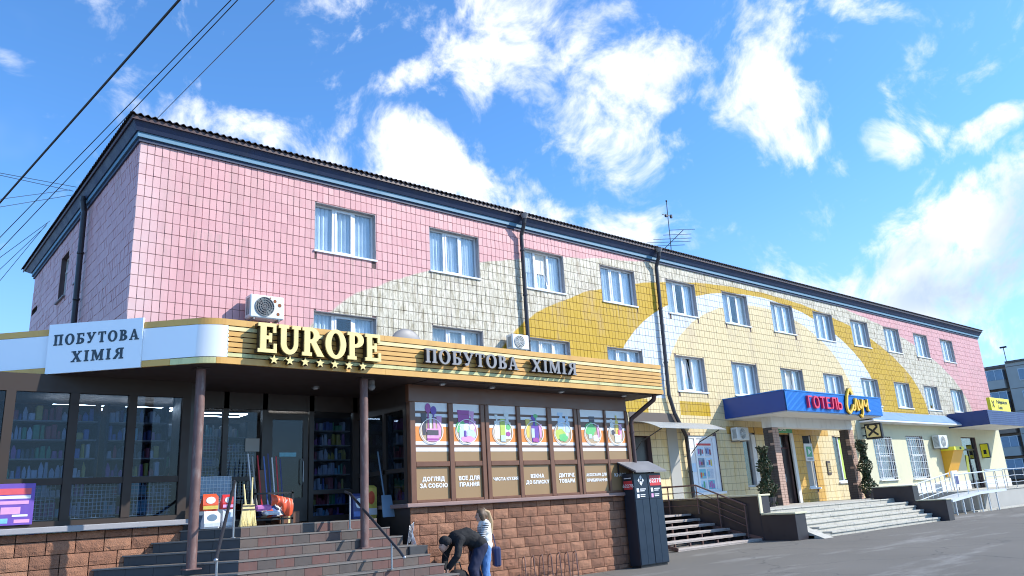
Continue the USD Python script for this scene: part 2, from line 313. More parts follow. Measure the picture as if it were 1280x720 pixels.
def textpoly(text, h, weight=600):
    from PIL import Image, ImageDraw, ImageFont
    f = ImageFont.truetype(FONT, 80)
    try: f.set_variation_by_axes([14, weight])
    except Exception: pass
    x0, y0, x1, y1 = f.getbbox(text, anchor='ls')
    im = Image.new('L', (x1 - x0 + 8, y1 - y0 + 8)); ImageDraw.Draw(im).text((4 - x0, 4 - y0), text, 255, font=f, anchor='ls')
    on = np.pad(np.asarray(im) > 127, ((0, 0), (1, 1))).astype(np.int8)
    r, s = np.nonzero(np.diff(on, axis=1) == 1); e = np.nonzero(np.diff(on, axis=1) == -1)[1]
    sh = unary_union([sbox(a, -b - 1, c, -b) for a, b, c in zip(s, r, e)]).buffer(.6).buffer(-.6).simplify(.8)
    k = h / 58.0
    sh = affinity.affine_transform(sh, [k, 0, 0, k, -4 * k, (4 - y0) * k]); b = sh.bounds
    return affinity.translate(sh, -(b[0] + b[2]) / 2, 0)
def R(a, b, c, d): return sbox(a, b, c, d)
def ell(cx, cy, rx, ry): return affinity.scale(Point(cx, cy).buffer(1, 20), rx, ry, origin=(cx, cy))
def thick(pts, w): return LineString(pts).buffer(w / 2, cap_style=2, join_style=2)
def stem(x, w=.19, s=.08, ext=.09):
    return unary_union([R(x, 0, x + w, 1), R(x - ext, 0, x + w + ext, s), R(x - ext, 1 - s, x + w + ext, 1)])
def glyph(ch):
    t = .19
    if ch == 'E': return unary_union([stem(.09), R(.1, .92, .68, 1), R(.61, .72, .68, 1), R(.2, .47, .5, .55), R(.45, .37, .51, .65), R(.1, 0, .72, .08), R(.64, 0, .72, .28)])
    if ch == 'U':
        o = ell(.43, .36, .34, .37).difference(ell(.46, .38, .19, .27)).intersection(R(0, -.1, 1, .36))
        return unary_union([o, R(.09, .36, .27, 1), R(0, .92, .37, 1), R(.65, .36, .77, 1), R(.56, .92, .88, 1)])
    if ch == 'R': return unary_union([stem(.09), ell(.36, .74, .34, .26).difference(ell(.34, .74, .16, .18)).intersection(R(.2, .4, 1, 1)), R(.2, .48, .4, .56), R(.2, .92, .4, 1), Polygon([(.36, .5), (.55, .5), (.84, .08), (.9, 0), (.66, 0)])])
    if ch == 'O': return ell(.45, .5, .45, .53).difference(ell(.45, .5, .24, .44))
    if ch == 'P': return unary_union([stem(.09), ell(.36, .73, .36, .27).difference(ell(.34, .73, .17, .19)).intersection(R(.2, .4, 1, 1.1)), R(.2, .46, .4, .54), R(.2, .92, .4, 1)])
    if ch == 'П': return unary_union([stem(.09), stem(.6), R(.1, .9, .78, 1)])
    if ch == 'О': return glyph('O')
    if ch == 'Б': return unary_union([stem(.09), R(.1, .91, .7, 1), R(.63, .72, .7, 1), ell(.38, .28, .36, .28).difference(ell(.34, .28, .17, .19)).intersection(R(.2, -.1, 1, .7)), R(.2, 0, .4, .08), R(.2, .48, .4, .56)])
    if ch == 'У': return unary_union([thick([(.14, .97), (.44, .4)], .19), thick([(.76, .97), (.36, .05)], .1), R(0, .92, .36, 1), R(.6, .92, .9, 1), ell(.25, .08, .12, .09)])
    if ch == 'Т': return unary_union([stem(.31), R(.04, .92, .77, 1), R(.04, .74, .11, 1), R(.70, .74, .77, 1)])
    if ch == 'В': return unary_union([stem(.09), ell(.36, .76, .29, .24).difference(ell(.33, .76, .12, .16)).intersection(R(.2, .4, 1, 1)), ell(.38, .27, .36, .27).difference(ell(.34, .27, .16, .19)).intersection(R(.2, 0, 1, .6))])
    if ch == 'А': return unary_union([Polygon([(.36, 1), (.5, 1), (.85, 0), (.63, 0)]), thick([(.4, .95), (.13, .02)], .09), R(.24, .28, .62, .36), R(0, 0, .28, .07), R(.52, 0, .94, .07)])
    if ch == 'Х': return unary_union([Polygon([(.06, 1), (.3, 1), (.86, 0), (.62, 0)]), thick([(.76, .97), (.14, .03)], .1), R(0, .93, .38, 1), R(.6, .93, .9, 1), R(0, 0, .3, .07), R(.52, 0, .92, .07)])
    if ch == 'І': return stem(.09)
    if ch == 'М': return unary_union([R(.1, 0, .2, 1), R(0, 0, .3, .07), R(0, .93, .3, 1), R(.82, 0, 1.01, 1), R(.72, 0, 1.1, .07), R(.86, .93, 1.1, 1), Polygon([(.12, 1), (.34, 1), (.6, .3), (.5, .02)]), thick([(.9, .98), (.53, .05)], .09)])
    if ch == 'Я': return affinity.scale(glyph('R'), -1, 1, origin=(.4, .5))
def serif(text, h, gap=.14, cond=1.0):
    out, x = [], 0
    for ch in text:
        if ch == ' ': x += .5; continue
        p = glyph(ch); b = p.bounds; p = affinity.translate(p, x - b[0], 0); out.append(p); x += b[2] - b[0] + gap
    return [affinity.scale(p, h * cond, h, origin=(0, 0)) for p in out], (x - gap) * h * cond
def star(r, cx=0, cy=0): return Polygon([(cx + (r if i % 2 == 0 else r * .42) * math.sin(i * math.pi / 5), cy + (r if i % 2 == 0 else r * .42) * math.cos(i * math.pi / 5)) for i in range(10)])
#SECTIONS
# ================================================================ the setting
single('ground', B(-300, 600, -300, 600, -1, 0), 'asphalt', kind='structure')

# ================================================================ hotel building
HL, HD, HZ = 54.3, 13.5, 10.78
hotel = thing('hotel_building', 'long three storey hotel clad in pink, cream and mustard tiles', 'building', (0, 0, 0))
WX = [4.69 + 3.9 * i for i in range(13) if i < 12]; WW = 1.96
OPEN = []      # facade openings x0,x1,z0,z1
for i, x in enumerate(WX):
    OPEN.append((x, x + WW, 8.72, 10.18)); OPEN.append((x, x + WW, 5.53, 6.99))
GOPEN = [(17.27, 18.3, .93, 3.75), (20.55, 22.45, 1.62, 3.8), (24.24, 25.25, 1.72, 3.96), (26.6, 28.0, .93, 3.92), (29.1, 29.85, 1.55, 3.87), (31.85, 33.1, 1.72, 3.86),
         (36.0, 38.05, 1.72, 3.9), (39.93, 42.05, 1.68, 3.97), (47.6, 49.9, .93, 3.98)]
SOPEN = [(7.48, 8.65, 8.64, 10.16), (5.55, 6.15, 8.66, 10.12), (12.28, 13.38, 9.27, 9.5)]   # side wall (y, z)
body = manifold3d.Manifold(manifold3d.Mesh(np.asarray(B(.012, HL, .012, HD, 0, HZ).vertices, np.float32), BF.astype(np.uint32)))
cut = [B(a, b, -.2, .62, c, d) for a, b, c, d in OPEN + GOPEN] + [B(-.2, .62, a, b, c, d) for a, b, c, d in SOPEN]
for m in cut: body -= manifold3d.Manifold(manifold3d.Mesh(np.asarray(m.vertices, np.float32), BF.astype(np.uint32)))
wall = part(hotel, 'wall', body, 'tile_joint')
# cladding tiles, each with its own bevelled edges, cut round the openings
def tiles(u0, u1, z0, z1, du, dz, holes, xmax=None):
    out = []; nz = int(math.ceil((z1 - z0) / dz)); nu = int(math.ceil((u1 - u0) / du))
    for j in range(nz):
        b = z1 - (j + 1) * dz + .004; t = b + dz - .008; b = max(b, z0)
        if t - b < .03: continue
        for i in range(nu):
            a = u0 + i * du + .0035; e = min(a + du - .007, u1)
            if e - a < .03: continue
            rects = [(a, e, b, t)]
            for h in holes:
                nr = []
                for q in rects:
                    if q[1] <= h[0] or q[0] >= h[1] or q[3] <= h[2] or q[2] >= h[3]: nr.append(q); continue
                    if q[0] < h[0] - .02: nr.append((q[0], h[0], q[2], q[3]))
                    elif q[1] > h[1] + .02: nr.append((h[1], q[1], q[2], q[3]))
                    elif q[2] < h[2] - .02: nr.append((q[0], q[1], q[2], h[2]))
                    elif q[3] > h[3] + .02: nr.append((q[0], q[1], h[3], q[3]))
                rects = nr
            out += rects
    return out
TF = np.array([[4, 5, 6], [4, 6, 7], [0, 1, 5], [0, 5, 4], [1, 2, 6], [1, 6, 5], [2, 3, 7], [2, 7, 6], [3, 0, 4], [3, 4, 7]])
def tilemesh(rects, side=False, seed=1):
    r = np.random.default_rng(seed); V, F = [], []
    for k, (a, e, b, t) in enumerate(rects):
        o = r.uniform(-.004, .004); sl = r.uniform(-.0035, .0035, 2); c = .005
        P = [(a, b), (e, b), (e, t), (a, t), (a + c, b + c), (e - c, b + c), (e - c, t - c), (a + c, t - c)]
        for i, (u, z) in enumerate(P):
            n = .014 if i < 4 else o + sl[0] * (1 if u > (a + e) / 2 else -1) + sl[1] * (1 if z > (b + t) / 2 else -1)
            V.append((u, n, z) if not side else (n, a + e - u, z))
        F.append(TF + 8 * k)
    return trimesh.Trimesh(np.array(V), np.vstack(F), process=False)
DU, DZ = .176, .2874
ft = tiles(0, HL, 4.2, HZ, DU, DZ, OPEN)
ft.sort(key=lambda q: (q[0] - EYE[0]) ** 2 + (q[2] - 6.5) ** 2 * .8 + (0 if q[2] > 4.6 else 1e4))
for k, q in enumerate(ft[:300]): part(wall, 'tile', tilemesh([q], seed=k), 'facade_tile')
part(hotel, 'tile_cladding', tilemesh(ft[300:], seed=11), 'facade_tile', kind='stuff')
part(hotel, 'side_tile_cladding', tilemesh(tiles(.0, HD, 3.2, HZ, DU, DZ, SOPEN), True, 5), 'facade_tile', kind='stuff')
part(hotel, 'lower_tile_cladding', tilemesh(tiles(10.2, 34.4, .9, 4.2, .3, .2874, GOPEN), seed=6), 'ground_tile', kind='stuff')
part(hotel, 'plastered_front', [B(34.42, 35.98, -.02, .011, 0, 4.7), B(35.98, 38.07, -.02, .011, 0, 1.7), B(35.98, 38.07, -.02, .011, 3.92, 4.7), B(38.07, 39.91, -.02, .011, 0, 4.7), B(39.91, 42.07, -.02, .011, 0, 1.66), B(39.91, 42.07, -.02, .011, 3.99, 4.7), B(42.07, 47.58, -.02, .011, 0, 4.7), B(47.58, 49.92, -.02, .011, 4.0, 4.7), B(49.92, 54.32, -.02, .011, 0, 4.7)], 'plaster')
part(hotel, 'plinth', [B(35.0, 47.5, -.09, -.022, 0, 1.4), B(49.95, 54.35, -.09, -.022, 0, 1.4)], 'plaster_white')
# cornice, soffit, roof
part(hotel, 'cornice', [B(-.1, HL + .1, -.1, HD + .1, HZ + .075, 10.985)], 'blue_band')
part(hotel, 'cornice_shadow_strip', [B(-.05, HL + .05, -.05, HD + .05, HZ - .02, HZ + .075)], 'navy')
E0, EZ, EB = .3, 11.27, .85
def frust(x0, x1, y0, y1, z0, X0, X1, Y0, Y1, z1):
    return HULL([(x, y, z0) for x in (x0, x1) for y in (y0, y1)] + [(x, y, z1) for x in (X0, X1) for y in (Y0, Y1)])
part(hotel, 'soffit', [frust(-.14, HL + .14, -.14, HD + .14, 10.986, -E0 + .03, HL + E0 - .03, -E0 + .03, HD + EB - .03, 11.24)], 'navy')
part(hotel, 'gutter_board', [B(-E0, HL + E0, -E0, -E0 + .028, 11.2, 11.3), B(-E0, -E0 + .028, -E0 + .03, HD + EB, 11.2, 11.3), B(HL + E0 - .028, HL + E0, -E0 + .03, HD + EB, 11.2, 11.3)], 'brown_pipe')
def roofsheet():
    V, F = [], []; n = 1400; p = .17
    xs = np.linspace(-E0 - .06, HL + E0 + .06, n * 2)
    for x in xs:
        h = .028 * math.sin(x / p * 2 * math.pi); run = min(x + E0 + .06, HL + E0 + .06 - x, (HD + EB + E0) / 2 + .06)
        V += [(x, -E0 - .06, EZ + .06 + h), (x, -E0 - .06, EZ + .045 + h), (x, -E0 - .06 + run, EZ + .06 + run * .36 + h)]
    for i in range(len(xs) - 1):
        a, b = 3 * i, 3 * i + 3
        F += [(a, b, b + 2), (a, b + 2, a + 2), (a + 1, b + 1, b), (a + 1, b, a)]
    return trimesh.Trimesh(np.array(V), np.array(F), process=False)
def roofside(x0, sgn):
    V, F = [], []; ys = np.linspace(-E0 - .06, HD + EB + .06, 700)
    for y in ys:
        h = .028 * math.sin(y / .17 * 2 * math.pi); run = min(y + E0 + .06, HD + EB + .06 - y)
        V += [(x0, y, EZ + .06 + h), (x0, y, EZ + .045 + h), (x0 + sgn * run, y, EZ + .06 + run * .36 + h)]
    for i in range(len(ys) - 1):
        a, b = 3 * i, 3 * i + 3; F += [(a, b, b + 2), (a, b + 2, a + 2), (a + 1, b + 1, b), (a + 1, b, a)]
    return trimesh.Trimesh(np.array(V), np.array(F), process=False)
m = roofsheet(); bk = m.copy(); bk.vertices = np.asarray(bk.vertices) * [1, -1, 1] + [0, HD + EB - E0, 0]
roof = part(hotel, 'roof', [m, bk, roofside(-E0 - .06, 1), roofside(HL + E0 + .06, -1)], 'slate', smooth=40)
# windows
def window(x, z0, z1, w, k, parent=hotel, d=.16, curtain=True, open_sash=False, label=None, y0=0.0):
    f = .055; fr = []
    y = d
    fr += [B(x, x + w, y, y + .06, z0 + .03, z0 + .03 + f), B(x, x + w, y, y + .06, z1 - f, z1), B(x, x + f, y, y + .06, z0 + .03 + f, z1 - f), B(x + w - f, x + w, y, y + .06, z0 + .03 + f, z1 - f)]
    m1, m2 = x + w * .335, x + w * .665
    for mm in (m1, m2): fr.append(B(mm - .045, mm + .045, y - .005, y + .06, z0 + .03 + f, z1 - f))
    win = part(parent, 'window', fr, 'white_pvc', label=label)
    part(win, 'sill', [CB(x - .03, x + w + .03, -.05, y + .02, z0 - .03, z0 + .03, .008)], 'white_sill')
    part(win, 'reveal', [B(x + w - .012, x + w + .002, .005, y + .3, z0, z1), B(x - .002, x + .012, .005, y + .3, z0, z1), B(x, x + w, .005, y + .3, z1 - .012, z1 + .002)], 'grey_reveal')
    spans = [(x + f, m1 - .045), (m1 + .045, m2 - .045), (m2 + .045, x + w - f)]
    for i, (a, b) in enumerate(spans):
        za, zb = z0 + .03 + f, z1 - f
        if i == 1:
            s = .05; q = [B(a, b, y - .02, y + .035, za, za + s), B(a, b, y - .02, y + .035, zb - s, zb), B(a, a + s, y - .02, y + .035, za + s, zb - s), B(b - s, b, y - .02, y + .035, za + s, zb - s)]
            sash = cat(q); gl = B(a + s, b - s, y + .004, y + .01, za + s, zb - s)
            if open_sash:
                for mm in (sash, gl):
                    v = np.asarray(mm.vertices).copy(); v[:, 1] += (v[:, 2] - za) * .16; mm.vertices = v
            part(win, 'sash', sash, 'white_pvc'); part(win, 'pane', gl, 'window_glass')
        else: part(win, 'pane', [B(a, b, y + .02, y + .026, za, zb)], 'window_glass')
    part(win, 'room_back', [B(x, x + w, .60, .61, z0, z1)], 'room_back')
    if curtain:
        r = np.random.default_rng(k); n = 90
        if r.random() < .18: part(win, 'blind', [B(x + .02, x + w * r.uniform(.34, .98), .235, .24, z1 - (z1 - z0) * r.uniform(.25, .6), z1)], 'curtain_warm')
        for a, b in ([(x, x + w)] if r.random() < .62 else [(x, x + w * r.uniform(.4, .6)), (x + w * r.uniform(.62, .72), x + w)]):
            u = np.linspace(a, b, n); off = .035 * np.sin(u * r.uniform(38, 60) + r.uniform(0, 6)) + .02 * np.sin(u * 97)
            V = np.array([(uu, .26 + o * .8, zz_) for zz_ in (z0, z1) for uu, o in zip(u, off)]); F = []
            for i in range(n - 1): F += [(i, i + 1, n + i + 1), (i, n + i + 1, n + i)]
            part(win, 'curtain', trimesh.Trimesh(V, np.array(F), process=False), ['curtain', 'curtain', 'curtain_blue', 'curtain_warm'][int(r.integers(0, 4))], smooth=True)
    return win
for i, x in enumerate(WX):
    window(x, 8.72, 10.18, WW, 100 + i, open_sash=i in (2,), label=None)
    window(x, 5.53, 6.99, WW, 200 + i, open_sash=i in (4, 6))
# side windows (old, dark wooden frames)
for (a, b, c, d) in SOPEN:
    if d - c > 1:
        w_ = part(hotel, 'window', [B(.16, .22, a, a + .06, c, d), B(.16, .22, b - .06, b, c, d), B(.16, .22, a, b, c, c + .06), B(.16, .22, a, b, d - .06, d), B(.15, .22, a, b, d - .5, d - .44)], 'plaster_white', label='dark side window in the shaded end wall')
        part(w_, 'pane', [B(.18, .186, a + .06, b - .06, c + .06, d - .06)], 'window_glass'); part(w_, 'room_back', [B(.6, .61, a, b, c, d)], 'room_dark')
        part(w_, 'sill', [B(-.07, .2, a - .04, b + .04, c - .03, c + .01)], 'grey_reveal')
    else: part(hotel, 'air_vent', [B(.1, .12, a, b, c, d)], 'room_dark')
# drainpipes
def pipe(pts, r, mat, brk):
    p = part(hotel, 'drainpipe', tube(pts, r, 10), mat, smooth=40)
    part(p, 'bracket', [cyl(np.array(q) + [0, 0, -.025], np.array(q) + [0, 0, .025], r * 1.25, 10) for q in brk], mat)
    t = np.array(pts[0])
    if t[0] > 0: part(p, 'hopper', [cyl(t, t + [0, 0, .16], r * 1.1, 10, r * 2.1)], 'grey_pipe')
    return p
pipe([(12.36, -.36, 11.1), (12.36, -.33, 10.95), (12.36, -.14, 10.55), (12.36, -.14, 4.3)], .07, 'dark_pipe', [(12.36, -.14, z) for z in (10, 8.4, 6.8, 5.4)])
pipe([(19.62, -.36, 11.1), (19.62, -.33, 10.95), (19.62, -.14, 10.55), (19.5, -.14, 5.3), (19.7, -.16, 4.6), (20.25, -.16, 3.75), (20.3, -.14, .96)], .075, 'dark_pipe', [(19.58, -.14, 8.8), (19.53, -.14, 6.6), (20.28, -.14, 2.4)])
pipe([(-.2, 5.1, 11.06), (-.2, 5.1, 10.9), (-.14, 5.1, 10.6), (-.14, 4.95, 2)], .08, 'dark_pipe', [(-.14, 5.05, 9.3), (-.14, 5.0, 7.9)])
# ---- ground floor of the hotel
part(hotel, 'wall_panel', [B(17.2, 20.0, -.03, -.001, 4.22, 4.62)], 'flat_dark', label='dark band above the side door')
d1 = part(hotel, 'door', [B(17.3, 18.27, .18, .24, .94, 3.72)], 'door_dark', label='dark side door under the pale awning')
part(d1, 'handle', [cyl((17.4, .15, 1.9), (17.4, .15, 2.1), .02)], 'steel')
part(hotel, 'wall_panel', [B(19.25, 19.86, -.03, -.001, .94, 4.2)], 'flat_grey', label='grey strip of wall beside the side door')
# poster window
w_ = part(hotel, 'window', [B(20.55, 22.45, .06, .14, 1.62, 1.72), B(20.55, 22.45, .06, .14, 3.7, 3.8), B(20.55, 20.65, .06, .14, 1.72, 3.7), B(22.2, 22.45, .06, .14, 1.72, 3.7), B(21.02, 21.12, .06, .14, 1.72, 3.7)], 'white_pvc', label='white framed window full of posters')
part(w_, 'sill', [CB(20.5, 22.55, -.1, .1, 1.52, 1.62, .01)], 'white_sill')
part(w_, 'poster_sheet', [B(20.64, 22.22, .1, .12, 1.72, 3.7)], 'paper')
part(w_, 'poster_header', [B(21.15, 22.1, .085, .099, 3.42, 3.5)], 'red_sign')
for i in range(8):
    r = np.random.default_rng(40 + i); x0 = 21.17 + .5 * (i % 2); z0 = 3.0 - .43 * (i // 2)
    part(w_, 'poster', [B(x0, x0 + .4, .085, .099, z0, z0 + .36)], ['print_7', 'goods_9', 'flat_glass', 'print_7', 'goods_6', 'goods_9', 'print_7', 'goods_6'][i])
    for q in range(3): part(w_, 'poster_photo', [B(x0 + .03 + .12 * q, x0 + .03 + .12 * q + .09, .078, .084, z0 + r.uniform(.03, .1), z0 + r.uniform(.2, .33))], f'goods_{int(r.integers(0, 12))}')
for z in (1.9, 2.4, 2.9, 3.3): part(w_, 'poster', [B(20.7, 20.98, .085, .099, z, z + .33)], ['print_7', 'paper', 'goods_9', 'panel_white'][int(z * 10) % 4])

# narrow dark door, main door, board window, dark window
d2 = part(hotel, 'window', [B(24.24, 25.25, .12, .2, 1.72, 1.8), B(24.24, 25.25, .12, .2, 3.88, 3.96), B(24.24, 24.32, .12, .2, 1.8, 3.88), B(24.95, 25.25, .02, .2, 1.8, 3.88)], 'plaster_white', label='tall narrow dark window beside the hotel door')
part(d2, 'pane', [B(24.32, 24.95, .15, .156, 1.8, 3.88)], 'window_glass'); part(d2, 'room_back', [B(24.25, 25.24, .6, .61, 1.73, 3.95)], 'room_dark')
d3 = part(hotel, 'door', [B(26.6, 27.5, .18, .24, .94, 3.3), B(26.6, 27.98, .16, .26, 3.3, 3.36)], 'door_red', label='dark red main door of the hotel')
part(d3, 'door_leaf', [B(27.52, 27.98, .18, .24, .94, 3.3)], 'door_dark'); part(d3, 'handle', [cyl((27.42, .14, 1.85), (27.42, .14, 2.2), .02)], 'steel')
part(d3, 'pane', [B(26.6, 27.98, .2, .206, 3.36, 3.92)], 'window_glass'); part(d3, 'jamb', [B(28.0, 28.22, -.06, .1, .93, 3.98), B(26.4, 26.6, -.06, .1, .93, 3.98)], 'plaster_white')
w_ = part(hotel, 'window', [B(29.1, 29.85, .05, .12, 1.55, 1.62), B(29.1, 29.16, .05, .12, 1.62, 3.87), B(29.79, 29.85, .05, .12, 1.62, 3.87)], 'white_pvc', label='grey boarded window with the green notice')
part(w_, 'blind', [B(29.16, 29.79, .08, .1, 1.62, 2.75)], 'flat_grey'); part(w_, 'blind', [B(29.16, 29.79, .08, .1, 2.75, 3.87)], 'room_dark'); part(w_, 'sill', [B(29.0, 29.95, -.1, .06, 1.48, 1.55)], 'white_sill')
w_ = part(hotel, 'window', [B(31.85, 31.92, .1, .17, 1.72, 3.86), B(33.03, 33.1, .1, .17, 1.72, 3.86), B(31.92, 33.03, .1, .17, 1.72, 1.8), B(32.5, 32.56, .1, .17, 1.8, 3.86)], 'white_pvc', label='dark window with a green stripe right of the plaque')
part(w_, 'pane', [B(31.92, 33.03, .14, .146, 1.8, 3.86)], 'window_glass'); part(w_, 'room_back', [B(31.86, 33.09, .6, .61, 1.73, 3.85)], 'room_dark'); part(w_, 'sticker', [B(32.6, 32.8, .12, .13, 1.85, 3.8)], 'print_3'); part(w_, 'sill', [B(31.8, 33.15, -.08, .1, 1.66, 1.72)], 'white_sill')
# bank windows with bars
for a, b, c, d in GOPEN[6:8]:
    w_ = part(hotel, 'window', [B(a, b, .12, .18, c, c + .08), B(a, b, .12, .18, d - .08, d), B(a, a + .08, .12, .18, c + .08, d - .08), B(b - .08, b, .12, .18, c + .08, d - .08), B(a + .75, a + .84, .12, .18, c + .08, d - .08), B(a + .84, b - .08, .12, .18, 2.9, 2.98)], 'white_pvc', label='barred ground floor bank window')
    part(w_, 'pane', [B(a + .08, b - .08, .15, .156, c + .08, d - .08)], 'window_glass'); part(w_, 'blind', [B(a + .08, b - .08, .3, .31, c + .05, d - .05)], 'flat_glass')
    bars = []
    for k in range(9): bars.append(B(a + .06 + k * (b - a - .12) / 8 - .008, a + .06 + k * (b - a - .12) / 8 + .008, -.075, -.055, c, d))
    for z in np.arange(c + .1, d, .4): bars.append(B(a, b, -.085, -.076, z, z + .02))
    for k in range(8):
        xa = a + .06 + k * (b - a - .12) / 8; w8 = (b - a - .12) / 8
        for z in np.arange(c + .1, d - .3, .4):
            bars.append(obox((xa, -.065, z), (xa + w8, -.065, z + .4), .012, .012))
    part(w_, 'security_bars', bars, 'ac_white'); part(w_, 'sill', [B(a - .05, b + .05, -.14, .1, c - .06, c)], 'white_sill')
bd = part(hotel, 'door', [B(47.6, 47.75, .1, .2, .94, 3.98), B(49.7, 49.9, .1, .2, .94, 3.98), B(48.65, 48.75, .1, .2, .94, 3.2), B(47.75, 49.7, .1, .2, 3.2, 3.3)], 'door_dark', label='dark glass door of the bank')
part(bd, 'pane', [B(47.75, 49.7, .14, .146, .94, 3.2)], 'window_glass'); part(bd, 'pane', [B(47.75, 49.7, .14, .146, 3.3, 3.95)], 'window_glass'); part(bd, 'room_back', [B(47.61, 49.89, .6, .61, .94, 3.97)], 'room_dark')
part(bd, 'sticker', [obox((48.1, .12, 1.9), (48.35, .12, 2.9), .02, .35, (1, 0, 0))], 'yellow'); part(bd, 'handle', [cyl((48.8, .06, 1.8), (48.8, .06, 2.3), .025)], 'steel')
# sloped lean-to roof over the bank windows
part(hotel, 'awning_roof', [HULL([(34.9, 0, 5.25), (45.9, 0, 5.25), (34.9, -.75, 4.72), (46.2, -.75, 4.72), (34.9, 0, 5.19), (45.9, 0, 5.19), (34.9, -.75, 4.66), (46.2, -.75, 4.66)])], 'roof_blue')
part(hotel, 'awning_edge', [B(34.9, 46.2, -.77, -.75, 4.6, 4.68), B(34.87, 34.9, -.77, 0, 4.6, 4.68)], 'white_sill')
part(hotel, 'awning_soffit', [B(34.92, 46.1, -.74, -.03, 4.58, 4.62)], 'plaster_white')
# blue hotel canopy
cp = part(hotel, 'entrance_canopy', [B(23.3, 31.25, -2.8, -.001, 4.45, 4.62)], 'plaster_white')
part(cp, 'side_fascia', [B(23.22, 23.3, -2.82, 0, 4.5, 5.3)], 'canopy_blue'); part(cp, 'side_fascia', [B(31.25, 31.33, -2.82, 0, 4.5, 5.3)], 'canopy_blue')
part(cp, 'corrugated_fascia', [B(23.22 + .09 * i, 23.22 + .09 * i + .06, -2.88, -2.822, 4.5, 5.28) for i in range(90)] + [B(23.22, 31.33, -2.85, -2.823, 4.502, 5.278)], 'canopy_bright')
part(cp, 'fascia_trim', [B(23.2, 31.35, -2.9, -2.8, 5.282, 5.32), B(23.19, 23.24, -2.8, 0, 5.302, 5.33)], 'canopy_bright')
part(cp, 'roof_sheet', [B(23.3, 31.25, -2.8, 0, 5.2, 5.26)], 'slate')
part(cp, 'beam', [B(24.2, 31.0, -1.5, -1.05, 4.02, 4.448)], 'plaster_white')
for x0 in (24.2, 30.55):
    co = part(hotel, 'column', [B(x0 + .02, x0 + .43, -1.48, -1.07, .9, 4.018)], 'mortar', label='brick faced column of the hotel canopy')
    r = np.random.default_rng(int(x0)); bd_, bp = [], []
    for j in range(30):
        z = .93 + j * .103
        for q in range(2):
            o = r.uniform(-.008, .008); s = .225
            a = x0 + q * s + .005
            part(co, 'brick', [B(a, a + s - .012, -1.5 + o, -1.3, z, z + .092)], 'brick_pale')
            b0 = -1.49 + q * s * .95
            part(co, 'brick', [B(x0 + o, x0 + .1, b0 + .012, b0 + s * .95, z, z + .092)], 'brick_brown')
# low parapet walls and steps in front of the hotel
st_ = thing('hotel_steps', 'wide pale stone steps with dark side walls before the hotel door', 'steps', (24, -4, 0))
part(st_, 'landing', [B(18.92, 28.6, -3.9, -.002, 0, .89), B(28.6, 31.9, -3.05, -.002, 0, .89)], 'stone_step')
part(st_, 'paving', [CB(18.92 + 1.2 * i, 20.1 + 1.2 * i, -3.93, -2.0, .892, .93, .006) for i in range(8)] + [CB(18.92 + 1.2 * i, 20.1 + 1.2 * i, -1.99, -.1, .892, .93, .006) for i in range(10)], 'stone_step')
rr = np.random.default_rng(3)
for k in range(6):
    z1 = .93 - k * .155; y = -3.9 - k * .28
    x1 = 28.55 if k < 6 else 28.5; x = 19.0 + (.05 if k < 3 else .55 + .25 * (k - 3)); 
    while x < x1 - .05:
        L = min(rr.uniform(.9, 1.5), x1 - x)
        if k > 0: part(st_, 'step_slab', [CB(x, x + L - .008, y - .3 + rr.uniform(-.006, .006), y + .12, z1 - .06 + rr.uniform(-.004, .004), z1 + rr.uniform(-.004, .004), .008)], 'stone_step')
        x += L
    if k > 0: part(st_, 'step_riser', [B(19.0, 28.55, y - .26, y + .3, max(z1 - .2, 0), z1 - .061)], 'stone_step')
part(st_, 'side_wall', [CB(18.3, 18.92, -4.2, -.01, 0, 1.38, .006), CB(18.3, 18.92, -5.42, -4.203, 0, .78, .006)], 'black_tile', label='black tiled wall left of the hotel steps')
part(st_, 'coping', [CB(18.26, 18.97, -4.24, -.01, 1.383, 1.44, .01), CB(18.26, 18.97, -5.46, -4.245, .783, .84, .01), CB(18.26, 18.42, -4.245, -4.2, .842, 1.38, .01)], 'plaster')
part(st_, 'side_wall', [CB(28.6, 29.1, -4.72, -3.06, 0, 1.38, .006), CB(28.6, 29.1, -5.9, -4.723, 0, .78, .006)], 'black_tile', label='black tiled wall right of the hotel steps')
part(st_, 'coping', [CB(28.56, 29.14, -4.75, -3.05, 1.383, 1.42, .008), CB(28.56, 29.14, -5.94, -4.755, .783, .82, .008)], 'plaster')
part(st_, 'ramp', [HULL([(19.0, -3.95, .75), (19.55, -3.95, .75), (19.0, -5.9, .005), (19.55, -5.9, .005), (19.0, -3.95, .0), (19.55, -3.95, .0)])], 'stone_step', label='narrow concrete ramp along the left side')

